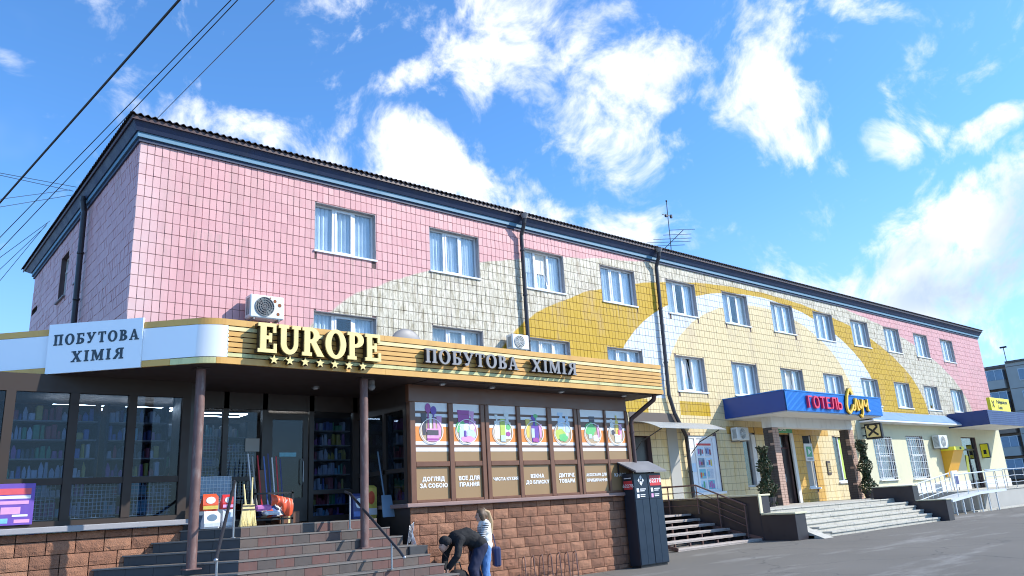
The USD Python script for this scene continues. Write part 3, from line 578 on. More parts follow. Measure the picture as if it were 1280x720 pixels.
# signs of the hotel
s_ = thing('hotel_sign', 'red block letters spelling ГОТЕЛЬ on the blue hotel canopy', 'sign', (26, -2.95, 4.9))
x = 24.72
for i, ch in enumerate('ГОТЕЛЬ'):
    p = textpoly(ch, .5, 520); w = p.bounds[2] - p.bounds[0]; p = affinity.translate(p, x + w / 2, 4.64)
    part(s_, 'letter', prism(p, .10, (0, -2.885, 0)), 'red_letter'); x += w + .09
s_ = thing('hotel_sign', 'yellow handwritten letters spelling Случ on the blue hotel canopy', 'sign', (29, -2.95, 4.9))
def strokes(ls, w): return unary_union([LineString(l).buffer(w / 2) for l in ls])
SC = [('С', [[(.50, .98), (.60, .85), (.52, 1.03), (.40, 1.0), (.2, .7), (.08, .3), (.1, .05), (.25, -.05), (.45, .12), (.58, .3)]], .1),
      ('л', [[(.55, .08), (.66, .12), (.80, .56), (.86, .6), (.9, .1), (1.0, .14)]], .075),
      ('у', [[(1.04, .55), (1.06, .25), (1.16, .2), (1.32, .52)], [(1.34, .58), (1.26, .0), (1.14, -.2), (1.06, -.12)]], .075),
      ('ч', [[(1.46, .55), (1.46, .34), (1.56, .3), (1.72, .5)], [(1.74, .6), (1.70, .14), (1.80, .1)]], .075)]
for ch, ls, w in SC:
    p = affinity.affine_transform(strokes(ls, w), [1.15, 0, 0, .95, 27.8, 4.58])
    part(s_, 'letter', prism(p, .09, (0, -2.9, 0)), 'yellow_letter', smooth=30); part(s_, 'letter_back', prism(p.buffer(.03), .03, (0, -2.885, 0)), 'black')
# flat sign "бар" above the main door
s_ = thing('hall_sign', 'small dark green sign with pale lettering above the main hotel door', 'sign', (27, -.05, 4.0))
part(s_, 'board', [CB(26.55, 28.15, -.09, -.02, 3.98, 4.36, .008)], 'goods_3')
part(s_, 'lettering', prism(affinity.translate(textpoly('ЗАЛ', .2, 600), 27.35, 4.06), .006, (0, -.09, 0)), 'paper')
s_ = thing('notice_board', 'white notice with a green square on the grey hotel window', 'notice', (29.4, 0, 2.75))
part(s_, 'board', [CB(29.05, 29.75, -.06, -.01, 2.72, 3.52, .006)], 'paper'); part(s_, 'green_square', [B(29.16, 29.64, -.066, -.061, 2.92, 3.38)], 'goods_3')
part(s_, 'symbol', prism(unary_union([Polygon([(29.3, 3.0), (29.55, 3.15), (29.3, 3.3)])]), .004, (0, -.066, 0)), 'paper'); part(s_, 'caption', [B(29.16, 29.64, -.066, -.061, 2.8, 2.84)], 'ink')
s_ = thing('wall_plaque', 'narrow bronze plaque on the pale wall right of the hotel door', 'plaque', (31, 0, 2.1))
part(s_, 'plate', [CB(30.87, 31.2, -.04, -.002, 2.08, 2.72, .008)], 'brick_brown'); part(s_, 'lettering', [B(30.93, 31.14, -.044, -.041, 2.2 + .09 * i, 2.23 + .09 * i) for i in range(5)], 'gold_letter')
# bank signs
s_ = thing('bank_cube_sign', 'black square sign with crossed emblem sticking out by the hotel canopy', 'sign', (35.5, -.6, 3.7))
part(s_, 'case', [CB(34.9, 35.1, -1.05, -.2, 3.72, 4.5, .02)], 'black'); part(s_, 'face', [CB(34.885, 34.899, -.98, -.27, 3.82, 4.4, .003)], 'gold_letter')
cross = unary_union([thick([(.1, .08), (.6, .5)], .1), thick([(.6, .08), (.1, .5)], .1), thick([(.08, .5), (.2, .58)], .09), thick([(.62, .5), (.5, .58)], .09)])
part(s_, 'emblem', prism(affinity.translate(cross, -.35, 0), .006, (34.884, -.62, 3.82), (0, -1, 0), (0, 0, 1)), 'black'); part(s_, 'bracket', [B(34.95, 35.05, -.2, -.02, 3.9, 3.96), B(34.95, 35.05, -.2, -.02, 4.3, 4.36)], 'black')
s_ = thing('bank_sign', 'bright yellow sign box standing on the navy bank canopy', 'sign', (52, -1.8, 5.6))
part(s_, 'case', [CB(48.6, 51.9, -1.75, -1.55, 5.42, 6.25, .02)], 'yellow')
part(s_, 'emblem', prism(affinity.translate(unary_union([thick([(0, .1), (.34, .5)], .08), thick([(.34, .1), (0, .5)], .08)]), 48.85, 5.55), .01, (0, -1.751, 0)), 'black')
part(s_, 'lettering', [prism(affinity.translate(textpoly('Райффайзен', .22, 500), 50.55, 5.9), .008, (0, -1.751, 0)), prism(affinity.translate(textpoly('Банк', .22, 500), 50.15, 5.56), .008, (0, -1.751, 0))], 'ink')
bc = part(hotel, 'bank_canopy', [B(46.2, 53.6, -2.2, -.03, 4.5, 4.62)], 'plaster_white')
part(bc, 'fascia', [B(46.1, 53.8, -2.3, -2.2, 4.5 + .12 * i, 4.61 + .12 * i) for i in range(7)] + [B(46.1, 46.18, -2.2, -.03, 4.5, 5.34), B(53.72, 53.8, -2.2, -.03, 4.5, 5.34)], 'bank_navy')
part(bc, 'roof_sheet', [B(46.2, 53.7, -2.19, -.03, 5.2, 5.26)], 'slate')
s_ = thing('cash_machine', 'yellow cash machine with sloping orange hood on the bank wall', 'cash machine', (45, 0, 1.7))
part(s_, 'hood', [HULL([(44.2, -.03, 3.15), (45.6, -.03, 3.15), (44.2, -.75, 3.15), (45.6, -.75, 3.15), (44.2, -.03, 1.7), (45.6, -.03, 1.7), (44.2, -.1, 1.7), (45.6, -.1, 1.7)])], 'atm_orange')
part(s_, 'header', [CB(44.18, 45.62, -.8, -.03, 3.152, 3.36, .01)], 'yellow'); part(s_, 'emblem', [B(44.95, 45.2, -.806, -.801, 3.2, 3.32)], 'black')
s_ = thing('bank_notice', 'small yellow light box on the wall right of the bank door', 'sign', (50.6, 0, 3))
part(s_, 'case', [CB(50.35, 50.55, -.5, -.03, 2.7, 3.6, .02)], 'black'); part(s_, 'face', [CB(50.335, 50.349, -.47, -.06, 2.75, 3.55, .003)], 'yellow'); part(s_, 'emblem', [B(50.328, 50.334, -.35, -.18, 2.95, 3.2)], 'black')
s_ = thing('notice_stand', 'white notice stand with dark picture on the bank terrace', 'notice', (43, -1, .93))
part(s_, 'board', [CB(43.1, 43.95, -.8, -.7, 1.1, 2.0, .01)], 'paper'); part(s_, 'picture', [B(43.3, 43.85, -.806, -.801, 1.25, 1.7)], 'goods_8'); part(s_, 'leg', [B(43.15, 43.2, -.77, -.72, .93, 1.1)], 'steel'); part(s_, 'leg', [B(43.85, 43.9, -.77, -.72, .93, 1.1)], 'steel')

# air conditioners
def ac(x0, x1, z0, z1, y0, y1, label, side=False, rusty=False, group=None):
    t = thing('air_conditioner', label, 'air conditioner', ((x0 + x1) / 2, y1, z0), 'air conditioners on the hotel wall')
    case = part(t, 'casing', [CB(x0, x1, y0, y1, z0, z1, .025)], 'ac_white')
    r = min(z1 - z0, x1 - x0) * .4; cx, cz = x0 + (x1 - x0) * .42, (z0 + z1) / 2
    part(t, 'fan_recess', prism(Point(cx, cz).buffer(r, 24), .004, (0, y0 - .001, 0)), 'ac_grille')
    rings = [prism(Point(cx, cz).buffer(r * k, 20).difference(Point(cx, cz).buffer(r * k - .012, 20)), .02, (0, y0 - .006, 0)) for k in (1.04, .8, .56, .32)]
    part(t, 'fan_grille', rings + [cyl((cx, y0 - .016, cz), (cx + r * math.cos(a), y0 - .016, cz + r * math.sin(a)), .006, 5) for a in np.arange(0, 6.28, .52)], 'ac_white' if not rusty else 'grey_pipe')
    part(t, 'fan', [HULL([(cx, y0 - .007, cz), (cx + r * .9 * math.cos(a), y0 - .006, cz + r * .9 * math.sin(a)), (cx + r * .9 * math.cos(a + .7), y0 - .009, cz + r * .9 * math.sin(a + .7)), (cx, y0 - .01, cz + .01)]) for a in (0, 2.1, 4.2)], 'black')
    part(t, 'bracket', [B(x0 + .1, x0 + .14, y0 + .02, y1 + .12, z0 - .05, z0), B(x1 - .14, x1 - .1, y0 + .02, y1 + .12, z0 - .05, z0)], 'grey_pipe')
    part(t, 'side_vents', [B(x0 - .004, x0 + .003, y0 + .06 + .045 * i, y0 + .08 + .045 * i, z0 + .08, z1 - .08) for i in range(int((y1 - y0 - .1) / .045))], 'ac_grille')
    if rusty:
        rr_ = np.random.default_rng(2)
        for u, v, s in ((.72, .78, 1.2), (.86, .62, 1.4), (.82, .22, 1.2), (.58, .9, .5)): part(t, 'rust_patch', [prism(Point(x0 + (x1 - x0) * u, z0 + (z1 - z0) * v).buffer(.035 * s, 6), .004, (0, y0 - .001, 0))], 'rust')
    return t
ac(2.73, 3.63, 6.5, 7.1, -.47, -.12, 'rusty air conditioner on the pink wall above the gold letters', rusty=True)
ac(11.42, 12.15, 6.42, 6.92, -.42, -.1, 'white air conditioner beside the drainpipe above the shop fascia')
ac(23.35, 24.2, 3.6, 4.13, -.4, -.08, 'air conditioner under the left end of the blue canopy')
ac(43.1, 44.3, 3.3, 4.02, -.5, -.12, 'air conditioner above the yellow cash machine')
# satellite dish
t = thing('satellite_dish', 'grey satellite dish peeking over the shop fascia', 'satellite dish', (7.3, -.1, 6))
V = trimesh.creation.icosphere(3, .5); v = np.asarray(V.vertices); V = trimesh.Trimesh(v * [1.05, .22, .95], V.faces)
part(t, 'dish', [V.copy().apply_translation((7.3, -.55, 6.15))], 'grey_pipe', smooth=True); part(t, 'arm', [cyl((7.3, -.65, 5.75), (7.3, -1.0, 6.05), .015), cyl((7.3, -1.0, 6.02), (7.3, -.93, 6.1), .04)], 'grey_pipe'); part(t, 'bracket', [cyl((7.3, -.5, 6.1), (7.3, .0, 6.0), .03)], 'grey_pipe')
# roof antenna
t = thing('roof_antenna', 'tall television aerial standing on the slate roof', 'antenna', (25, 3, 12.3))
part(t, 'mast', [cyl((24.95, 3, 12.3), (25.05, 3, 15.7), .02), cyl((25.05, 3, 15.66), (25.05, 3, 15.74), .04)], 'dark_pipe')
bo = part(t, 'boom', [cyl((24.55, 3.35, 13.0), (25.6, 2.6, 14.15), .018), cyl((24.6, 3, 14.9), (25.35, 3, 14.95), .02)], 'dark_pipe')
for k, (u, L) in enumerate(((.05, .9), (.25, 1.5), (.4, 1.7), (.55, 1.5), (.75, 1.1), (.97, 1.0))):
    c_ = np.array([24.55, 3.35, 13.0]) * (1 - u) + np.array([25.6, 2.6, 14.15]) * u
    part(bo, 'rod', [cyl(c_ + np.array([-.9, .44, 0]) * L * .7, c_ + np.array([.6, -.75, 0]) * L * .62, .012, 6)], 'dark_pipe')
part(t, 'clamp', [CB(24.82, 24.95, 2.95, 3.05, 14.82, 14.95, .01), CB(25.24, 25.34, 2.95, 3.05, 14.84, 15.02, .01)], 'dark_pipe')
# plants climbing the columns
def climber(px, py, z0, z1, n, label, seed):
    t = thing('climbing_plant', label, 'plant', (px, py, z0), 'climbing plants by the canopy columns'); r = np.random.default_rng(seed)
    part(t, 'stem', tube([(px + .03 * math.sin(i * 2), py + .03 * math.cos(i * 1.7), z0 + (z1 - z0) * i / 6) for i in range(7)], .025, 6), 'bark')
    for mat, nn in (('leaf', n), ('leaf_dry', n // 3)):
        V, F = [], []
        for i in range(nn):
            h = r.random(); z = z0 + .1 + (z1 - z0) * h; rad = (.32 - .14 * h) * (1 + .4 * math.sin(h * 17 + seed)) * math.sqrt(r.random()); a = r.uniform(0, 6.28)
            c_ = np.array([px + rad * math.cos(a) * 1.1, py + rad * math.sin(a), z]); d = r.normal(size=3); d /= np.linalg.norm(d); e = np.cross(d, r.normal(size=3)); e /= np.linalg.norm(e); s = r.uniform(.04, .085)
            V += [c_ - d * s, c_ + e * s * .5, c_ + d * s, c_ - e * s * .5]; F += [(4 * i, 4 * i + 1, 4 * i + 2), (4 * i, 4 * i + 2, 4 * i + 3)]
        part(t, 'foliage', trimesh.Trimesh(np.array(V), np.array(F), process=False), mat, kind='stuff')
    pot = part(t, 'pot', [cyl((px, py, z0), (px, py, z0 + .35), .2, 14, .27)], 'black_tile')
climber(22.85, -1.75, .93, 3.1, 1500, 'dark bushy climber in front of the left canopy column', 3)
climber(30.75, -1.9, .93, 3.4, 1500, 'dark slender climber in front of the right canopy column', 5)
# metal steps to the side door, with railing and awning
t = thing('metal_steps', 'open metal steps with wooden treads and a thin railing', 'steps', (16, -2, 0))
part(t, 'landing', [CB(14.2, 18.25, -1.5, -.02, .86, .92, .01)], 'wood_tread')
for k in range(5):
    z = .76 - .17 * k + .0; y = -1.5 - .58 * k
    part(t, 'tread', [CB(13.95, 18.25, y - .36, y, z - .05, z, .01)], 'wood_tread')
    part(t, 'tread_frame', [B(13.95, 18.25, y - .355, y - .325, z - .075, z - .051)], 'wood_tread')
    for x in (14.0, 15.3, 16.7, 18.18): part(t, 'post', [B(x, x + .05, y - .34, y - .29, 0, z - .1)], 'rust_post')
for x in (18.27, 13.93): part(t, 'stringer', [obox((x, -1.5, .66), (x, -4.2, .06), .03, .09)], 'rust_post')
for x, lab in ((18.22, 'right railing'), (13.97, 'left railing')):
    ps = [(x, -.05, 1.86), (x, -1.85, 1.86), (x, -3.75, 1.12)]
    h = part(t, 'handrail', tube(ps, .028, 8), 'rust_post', smooth=40)
    for y, zt, zb in ((-.6, 1.86, .92), (-1.85, 1.86, .9), (-2.7, 1.53, .4), (-3.7, 1.14, .1)): part(h, 'post', [cyl((x, y, zb), (x, y, zt), .022, 8)], 'rust_post')
    part(h, 'mid_rail', [m for o in (.25, .5, .75) for m in tube([(x, -.05, 1.86 - o * .9), (x, -1.85, 1.86 - o * .9), (x, -3.7, 1.13 - o * .9)], .014, 6)], 'rust_post')
t = thing('side_awning', 'grey curved plastic awning over the side door', 'awning', (18.5, 0, 4))
n = 16; V, F = [], []
for i in range(n + 1):
    u = i / n; y = -1.55 * u; z = 4.24 - .38 * u ** 2.0
    V += [(17.0, y, z), (20.9, y, z), (17.0, y, z + .012), (20.9, y, z + .012)]
for i in range(n):
    a = 4 * i; b = a + 4; F += [(a, b, b + 1), (a, b + 1, a + 1), (a + 2, a + 3, b + 3), (a + 2, b + 3, b + 2), (a, a + 2, b + 2), (a, b + 2, b), (a + 1, b + 1, b + 3), (a + 1, b + 3, a + 3)]
F += [(4 * n, 4 * n + 2, 4 * n + 3), (4 * n, 4 * n + 3, 4 * n + 1)]
part(t, 'sheet', trimesh.Trimesh(np.array(V), np.array(F), process=False), 'poly_roof', smooth=30)
for x in (17.2, 20.6): part(t, 'brace', tube([(x, -.05, 3.1), (x, -.5, 3.5), (x, -1.45, 3.86)], .02, 8), 'rail_black', smooth=40)
# bank terrace, ramp and railings
t = thing('bank_terrace', 'grey terrace with steps before the bank door', 'terrace', (45, -2, 0))
part(t, 'base', [B(39.0, 58, -3.6, -.1, 0, .88)], 'flat_grey'); part(t, 'paving', [CB(39.0 + 1.2 * i, 40.18 + 1.2 * i, -3.64, -.1, .882, .93, .006) for i in range(15)], 'stone_step')
part(t, 'kerb', [B(36, 60, -4.3, -3.9, .0, .06)], 'stone_step')
for k in range(4): part(t, 'step', [CB(49.5, 54.0, -3.95 - .3 * k, -3.64 - .3 * k, 0, .78 - .19 * k, .008)], 'stone_step')
t = thing('access_ramp', 'pale metal wheelchair ramp on thin legs with white railing', 'ramp', (35, -4, 0))
part(t, 'deck', [obox((33.0, -3.95, .62), (36.2, -3.95, .84), 1.0, .1), obox((36.2, -3.95, .84), (39.8, -3.95, .90), 1.0, .1)], 'rail_white')
for x in (33.4, 34.3, 35.3, 36.4, 37.4, 38.5): 
    part(t, 'leg', [B(x, x + .05, -4.4, -4.35, 0, .62 + (x - 33) * .05)], 'rail_white'); part(t, 'leg', [B(x, x + .05, -3.55, -3.5, 0, .62 + (x - 33) * .05)], 'rail_white')
def rail(pts, n, name, label, mat, mids=(.5,), posts=1.0, group=None):
    t = thing(name, label, 'railing', tuple(pts[0][:2]) + (pts[0][2] - posts,), 'railings before the bank')
    part(t, 'handrail', tube(pts, .03, 8), mat, smooth=40)
    for o in mids: part(t, 'mid_rail', tube([(p[0], p[1], p[2] - o * posts) for p in pts], .018, 6), mat)
    for a, b in zip(pts[:-1], pts[1:]):
        for i in range(n + 1):
            p = np.array(a) * (1 - i / n) + np.array(b) * i / n; part(t, 'post', [cyl(p - [0, 0, posts], p, .02, 6)], mat)
    return t
rail([(30.6, -4.0, 1.42), (34.3, -4.0, 1.82)], 7, 'ramp_railing', 'white slatted railing beside the black wall right of the steps', 'rail_white', (.3, .6, .85), .8)
rail([(34.4, -4.2, 1.75), (40.5, -4.2, 1.86)], 5, 'ramp_railing', 'white railing along the ramp before the bank', 'rail_white', (.5,), .98)
rail([(40.0, -3.55, 1.9), (48.5, -3.55, 1.92)], 6, 'terrace_railing', 'steel railing at the edge of the bank terrace', 'steel', (.35, .7), .98)
rail([(49.4, -3.6, 1.92), (49.4, -4.9, 1.2)], 2, 'terrace_railing', 'dark railing going down the bank steps, nearer one', 'rail_black', (.5,), .95)
rail([(54.1, -3.6, 1.92), (54.1, -4.9, 1.2)], 2, 'terrace_railing', 'dark railing going down the bank steps, farther one', 'rail_black', (.5,), .95)
# apartment block in the distance
t = thing('apartment_block', 'grey panel apartment block with glazed balconies beyond the hotel', 'building', (110, 12, 0))
part(t, 'wall', [B(110, 122, 15.2, 40, 0, 15.3)], 'flat_brick'); part(t, 'end_wall', [B(109.2, 122, -6, 15.19, 0, 15.6)], 'flat_grey', label='grey concrete end section')
part(t, 'roof_edge', [B(109.8, 122.2, 15.1, 40.2, 15.3, 15.6), B(109, 122.2, -6.2, 15.1, 15.6, 15.85)], 'flat_dark')
for k in range(5):
    z = 1.2 + 2.85 * k
    for y0 in (15.6, 21.5, 27.5):
        bal = part(t, 'balcony', [B(108.9, 110, y0, y0 + 4.6, z - .1, z + 1.0)], ['flat_dark', 'flat_grey', 'flat_brick'][(k + int(y0)) % 3])
        part(bal, 'glazing', [B(108.95, 109.9, y0 + .05 + .92 * i, y0 + .92 + .92 * i, z + 1.02, z + 2.3) for i in range(5)], 'flat_glass'); part(bal, 'frame', [B(108.92, 109.0, y0 + .92 * i, y0 + .05 + .92 * i, z + 1.0, z + 2.3) for i in range(6)] + [B(108.9, 110, y0, y0 + 4.6, z + 2.3, z + 2.36)], 'rail_white')
    for y0 in (12.4, 9.2, 6.0, 2.0):
        w_ = part(t, 'window', [B(109.15, 109.2, y0, y0 + 1.5, z + .6, z + 2.1)], 'rail_white'); part(w_, 'pane', [B(109.1, 109.149, y0 + .08, y0 + .7, z + .68, z + 2.02), B(109.1, 109.149, y0 + .8, y0 + 1.42, z + .68, z + 2.02)], 'flat_glass')
    part(t, 'panel_joint', [B(109.17, 109.199, -6, 15.1, z + 2.5, z + 2.56)], 'flat_dark')
part(t, 'roof_aerial', [cyl((110.5, 15.3, 15.6), (110.5, 15.3, 18.0), .05, 6), cyl((110.5, 14.9, 17.9), (110.5, 15.7, 17.9), .12, 8)], 'dark_pipe')
# overhead cables
def cable(pts, r, label, sag=.15):
    a, b = np.array(pts[0]), np.array(pts[1]); n = 24
    P = [a * (1 - u) + b * u - np.array([0, 0, 4 * sag * u * (1 - u)]) for u in np.linspace(0, 1, n)]
    single('overhead_cable', tube(P, r, 6), 'black', label, 'cable', smooth=50)
CABLES = [((-4.21, -.15, 5.64), (-1.99, -12.51, 7.74), .0165, 'thick black cable across the upper left corner of the sky', .3, .6),
 ((-4.18, 3.91, 5.74), (-.79, -11.33, 9.17), .008, 'thin cable just right of the thick one', .6, .8), ((-4.17, 4.45, 5.39), (-.71, -11.42, 9.22), .008, 'thin cable grazing the roof corner', .6, .8),
 ((.22, -.45, 11.26), (-.94, -12.19, 8.13), .008, 'thin cable leaving the front roof edge towards the viewer', 0, .8)]
for k, (a, b) in enumerate((((-3.76, 3.15, 10.5), (-.5, 4.57, 11.1)), ((-3.71, 3.12, 10.48), (-.5, 4.97, 11.12)), ((-3.52, 3.34, 9.43), (-.5, 5.46, 11.34)), ((-3.51, 3.42, 9.2), (-.5, 5.12, 11.05)), ((-2.96, 3.57, 7.51), (-.5, 8.29, 11.28)), ((-2.85, 3.63, 7.09), (-.5, 8.87, 11.31)), ((-2.8, 3.79, 6.55), (-.5, 8.63, 11.34)))):
    CABLES.append((a, b, .008, ['topmost thin wire meeting the side eave', 'second thin wire from the top meeting the side eave', 'third thin wire from the top meeting the side eave', 'fourth thin wire meeting the side eave near the drainpipe', 'upper of three wires rising to the far eave', 'middle of three wires rising to the far eave', 'lowest of three wires rising to the far eave'][k], 1.5, 0))
for a, b, r, lab, e0, e1 in CABLES:
    a, b = np.array(a), np.array(b); d = b - a; a, b = a - d * e0, b + d * e1
    P = [a * (1 - u) + b * u for u in np.linspace(0, 1, 12)]
    single('overhead_cable', tube(P, r, 6), 'black', lab, 'cable', 'overhead cables at the left', smooth=50)
# ================================================================ shop building
FZ = 1.47
shop = thing('shop_building', 'low brown shop with gold plank fascia and split stone base', 'building', (4, -4, 0))
YF, YL, YD = -6.1, -5.0, -4.1           # right front, left front, door wall
# cores of the walls
core = [B(3.74, 10.06, YF + .05, YF + .3, 0, 1.6), B(3.74, 4.0, YF + .3, YD, 0, 1.62), B(9.8, 10.06, YF + .3, -.05, 0, 3.98), B(-9, -.06, YL + .05, YL + .3, 0, 1.55), B(-.32, -.06, YL + .3, YD, 0, 1.55),
        B(-9, 10.06, -.35, -.1, 0, 3.98)]
part(shop, 'wall_core', core, 'mortar'); part(shop, 'floor', [B(-9, 9.8, YD, -.35, 1.36, 1.465), B(-9, -.33, YL + .3, YD, 1.36, 1.465)], 'riser_2')
part(shop, 'side_wall', [B(3.715, 3.738, YF + .02, YD, 0, 1.62)], 'frame_dark', label='dark wall beside the entrance steps')
# split face stone blocks: right wall and left wall
def stone(x0, x1, z0, z1, y, seed, ax=0, th=.05):
    r = np.random.default_rng(seed); nx, nz = 4, 3; V, F = [], []
    for j in range(nz + 1):
        for i in range(nx + 1):
            edge = i in (0, nx) or j in (0, nz)
            o = .006 if edge else -r.uniform(.002, .016)
            u = i / nx + (0 if edge else r.uniform(-.06, .06)); v = j / nz + (0 if edge else r.uniform(-.06, .06))
            V.append((x0 + (x1 - x0) * u, y + o, z0 + (z1 - z0) * v))
    for j in range(nz):
        for i in range(nx):
            a = j * (nx + 1) + i; b = a + 1; c_ = a + nx + 1; d = c_ + 1
            F += [(a, b, d), (a, d, c_)] if (i + j) % 2 else [(a, b, c_), (b, d, c_)]
    n = len(V); ring = [i for i in range(nx + 1)] + [j * (nx + 1) + nx for j in range(1, nz + 1)] + [nz * (nx + 1) + i for i in range(nx - 1, -1, -1)] + [j * (nx + 1) for j in range(nz - 1, 0, -1)]
    for q in ring: V.append((V[q][0], y + th, V[q][2]))
    for k in range(len(ring)):
        a, b = ring[k], ring[(k + 1) % len(ring)]; F += [(b, a, n + k), (b, n + k, n + (k + 1) % len(ring))]
    return trimesh.Trimesh(np.array(V), np.array(F), process=False)
sd = 0
for (xa, xb, y, zt) in ((3.72, 10.1, YF, 1.62), (-6.5, -.08, YL, 1.55)):
    z = zt; j = 0
    while z > .02:
        h = .2 if j else .12; z0 = max(z - h + .012, 0); x = xa - (0 if (j // 2) % 2 == 0 else .2) - (.28 if j % 2 and j > 3 else 0)
        while x < xb - .03:
            a, b = max(x, xa), min(x + .40, xb)
            if b - a > .05:
                sd += 1; part(shop, 'stone_block', stone(a + .006, b - .006, z0, z, y, sd), f'stone_{(sd * 7 + j) % 4}', smooth=False)
            x += .402
        z -= h; j += 1
# sills
part(shop, 'sill', [CB(3.58, 10.12, YF - .12, YF + .06, 1.625, 1.70, .012)], 'sill_brown'); part(shop, 'sill', [CB(3.58, 3.739, YF + .065, YD, 1.625, 1.70, .012)], 'sill_brown')
part(shop, 'sill', [CB(-6.5, -.02, YL - .14, YL + .06, 1.56, 1.65, .012)], 'grey_reveal')
# right front: frames and advert panels
PX = [(3.85, 4.65), (4.77, 5.47), (5.70, 6.47), (6.58, 7.38), (7.51, 8.22), (8.43, 9.24), (9.31, 10.0)]
fr = [CB(3.72, 10.1, YF - .02, YF + .1, 3.63, 3.985, .01)]
part(shop, 'header_board', fr, 'frame_brown')
xs = [3.72] + [v for p in PX for v in p] + [10.1]
for i in range(0, len(xs), 2):
    a, b = xs[i], xs[i + 1]
    if b - a > .18:
        m = (a + b) / 2; part(shop, 'mullion', [CB(a, m - .01, YF - .05, YF + .08, 1.70, 3.63, .01)], 'frame_brown'); part(shop, 'mullion', [CB(m + .01, b, YF - .05, YF + .08, 1.70, 3.63, .01)], 'frame_brown')
    else: part(shop, 'mullion', [CB(a, b, YF - .05, YF + .08, 1.70, 3.63, .01)], 'frame_brown')
part(shop, 'transom', [CB(a, b, YF - .045, YF + .06, 2.375, 2.475, .008) for a, b in PX], 'frame_brown'); part(shop, 'bottom_rail', [CB(a, b, YF - .045, YF + .06, 1.70, 1.755, .008) for a, b in PX], 'frame_brown')
TXT = [('ДОГЛЯД', 'ЗА СОБОЮ'), ('ВСЕ ДЛЯ', 'ПРАННЯ'), ('ЧИСТА КУХНЯ',), ('ВІКНА', 'ДО БЛИСКУ'), ('ДИТЯЧІ', 'ТОВАРИ'), ('АКСЕСУАРИ ДЛЯ', 'ПРИБИРАННЯ'), ('КРАСА',)]
def bottle(cx, z, w, h, kind):
    if kind == 'pump': return unary_union([R(cx - w / 2, z, cx + w / 2, z + h * .68).buffer(.008), R(cx - w * .18, z + h * .66, cx + w * .18, z + h * .85), R(cx - w * .45, z + h * .85, cx + w * .2, z + h * .95)])
    if kind == 'tube': return unary_union([Polygon([(cx - w * .28, z + h * .12), (cx + w * .28, z + h * .12), (cx + w * .5, z + h), (cx - w * .5, z + h)]), R(cx - w * .26, z, cx + w * .26, z + h * .14)])
    if kind == 'spray': return unary_union([R(cx - w / 2, z, cx + w / 2, z + h * .6).buffer(.012), Polygon([(cx - w * .4, z + h * .58), (cx + w * .4, z + h * .58), (cx + w * .15, z + h * .8), (cx - w * .15, z + h * .8)]), Polygon([(cx - w * .55, z + h * .86), (cx - w * .5, z + h), (cx + w * .35, z + h), (cx + w * .25, z + h * .78), (cx - w * .15, z + h * .78)])])
    if kind == 'jar': return unary_union([R(cx - w / 2, z, cx + w / 2, z + h * .72), R(cx - w * .54, z + h * .74, cx + w * .54, z + h)])
    if kind == 'brush': return unary_union([R(cx - w * .1, z, cx + w * .1, z + h * .75), ell(cx, z + h * .85, w * .5, h * .17)])
    if kind == 'cloud': return unary_union([ell(cx + w * .3 * math.cos(a), z + h / 2 + h * .25 * math.sin(a), w * .3, h * .28) for a in (0, 1.3, 2.5, 3.8, 5.1)])
    return R(cx - w / 2, z, cx + w / 2, z + h)
PICS = [[('tube', -.16, .14, .13, .34, 5), ('tube', .17, .1, .12, .34, 1), ('brush', -.07, .18, .12, .46, 0), ('tube', -.02, .2, .06, .28, 4), ('brush', .05, .2, .13, .40, 6), ('box', .06, .22, .05, .2, 1), ('jar', .02, .03, .25, .2, 1), ('box', .02, .14, .25, .08, 5), ('box', .02, .05, .25, .03, 0)],
        [('jar', -.06, .34, .26, .24, 0), ('spray', .14, .12, .14, .42, 1), ('cloud', -.12, .18, .22, .2, 2), ('cloud', -.02, .14, .26, .2, 4), ('spray', -.1, .06, .12, .26, 7), ('cloud', .1, .05, .18, .2, 7), ('cloud', .02, .02, .3, .1, 1), ('cloud', .12, .24, .12, .1, 4), ('box', -.04, .12, .05, .1, 6)],
        [('pump', -.14, .1, .11, .42, 4), ('spray', .12, .1, .14, .44, 4), ('box', .0, .04, .12, .38, 3), ('cloud', .14, .26, .1, .1, 2), ('cloud', .13, .14, .1, .08, 0), ('box', 0, .04, .12, .1, 7)],
        [('tube', -.16, .12, .12, .32, 8), ('spray', .03, .04, .17, .46, 6), ('brush', .06, .36, .12, .2, 2), ('box', -.03, .12, .08, .16, 7), ('tube', .17, .12, .09, .24, 1), ('cloud', .03, .03, .15, .08, 0)],
        [('spray', -.03, .28, .18, .32, 7), ('tube', .1, .12, .17, .28, 4), ('cloud', -.08, .08, .26, .2, 3), ('cloud', 0, .05, .22, .14, 2), ('spray', .14, .25, .1, .28, 7)],
        [('jar', 0, .36, .16, .2, 5), ('cloud', -.06, .18, .28, .24, 2), ('cloud', .1, .06, .18, .12, 4), ('box', -.08, .12, .1, .08, 7), ('tube', .17, .14, .08, .24, 1)],
        [('pump', -.12, .22, .1, .3, 4), ('pump', .04, .2, .08, .4, 8), ('cloud', -.1, .2, .1, .1, 5), ('tube', .14, .12, .1, .28, 1), ('jar', .04, .04, .2, .16, 4), ('box', .08, .2, .05, .1, 9)]]
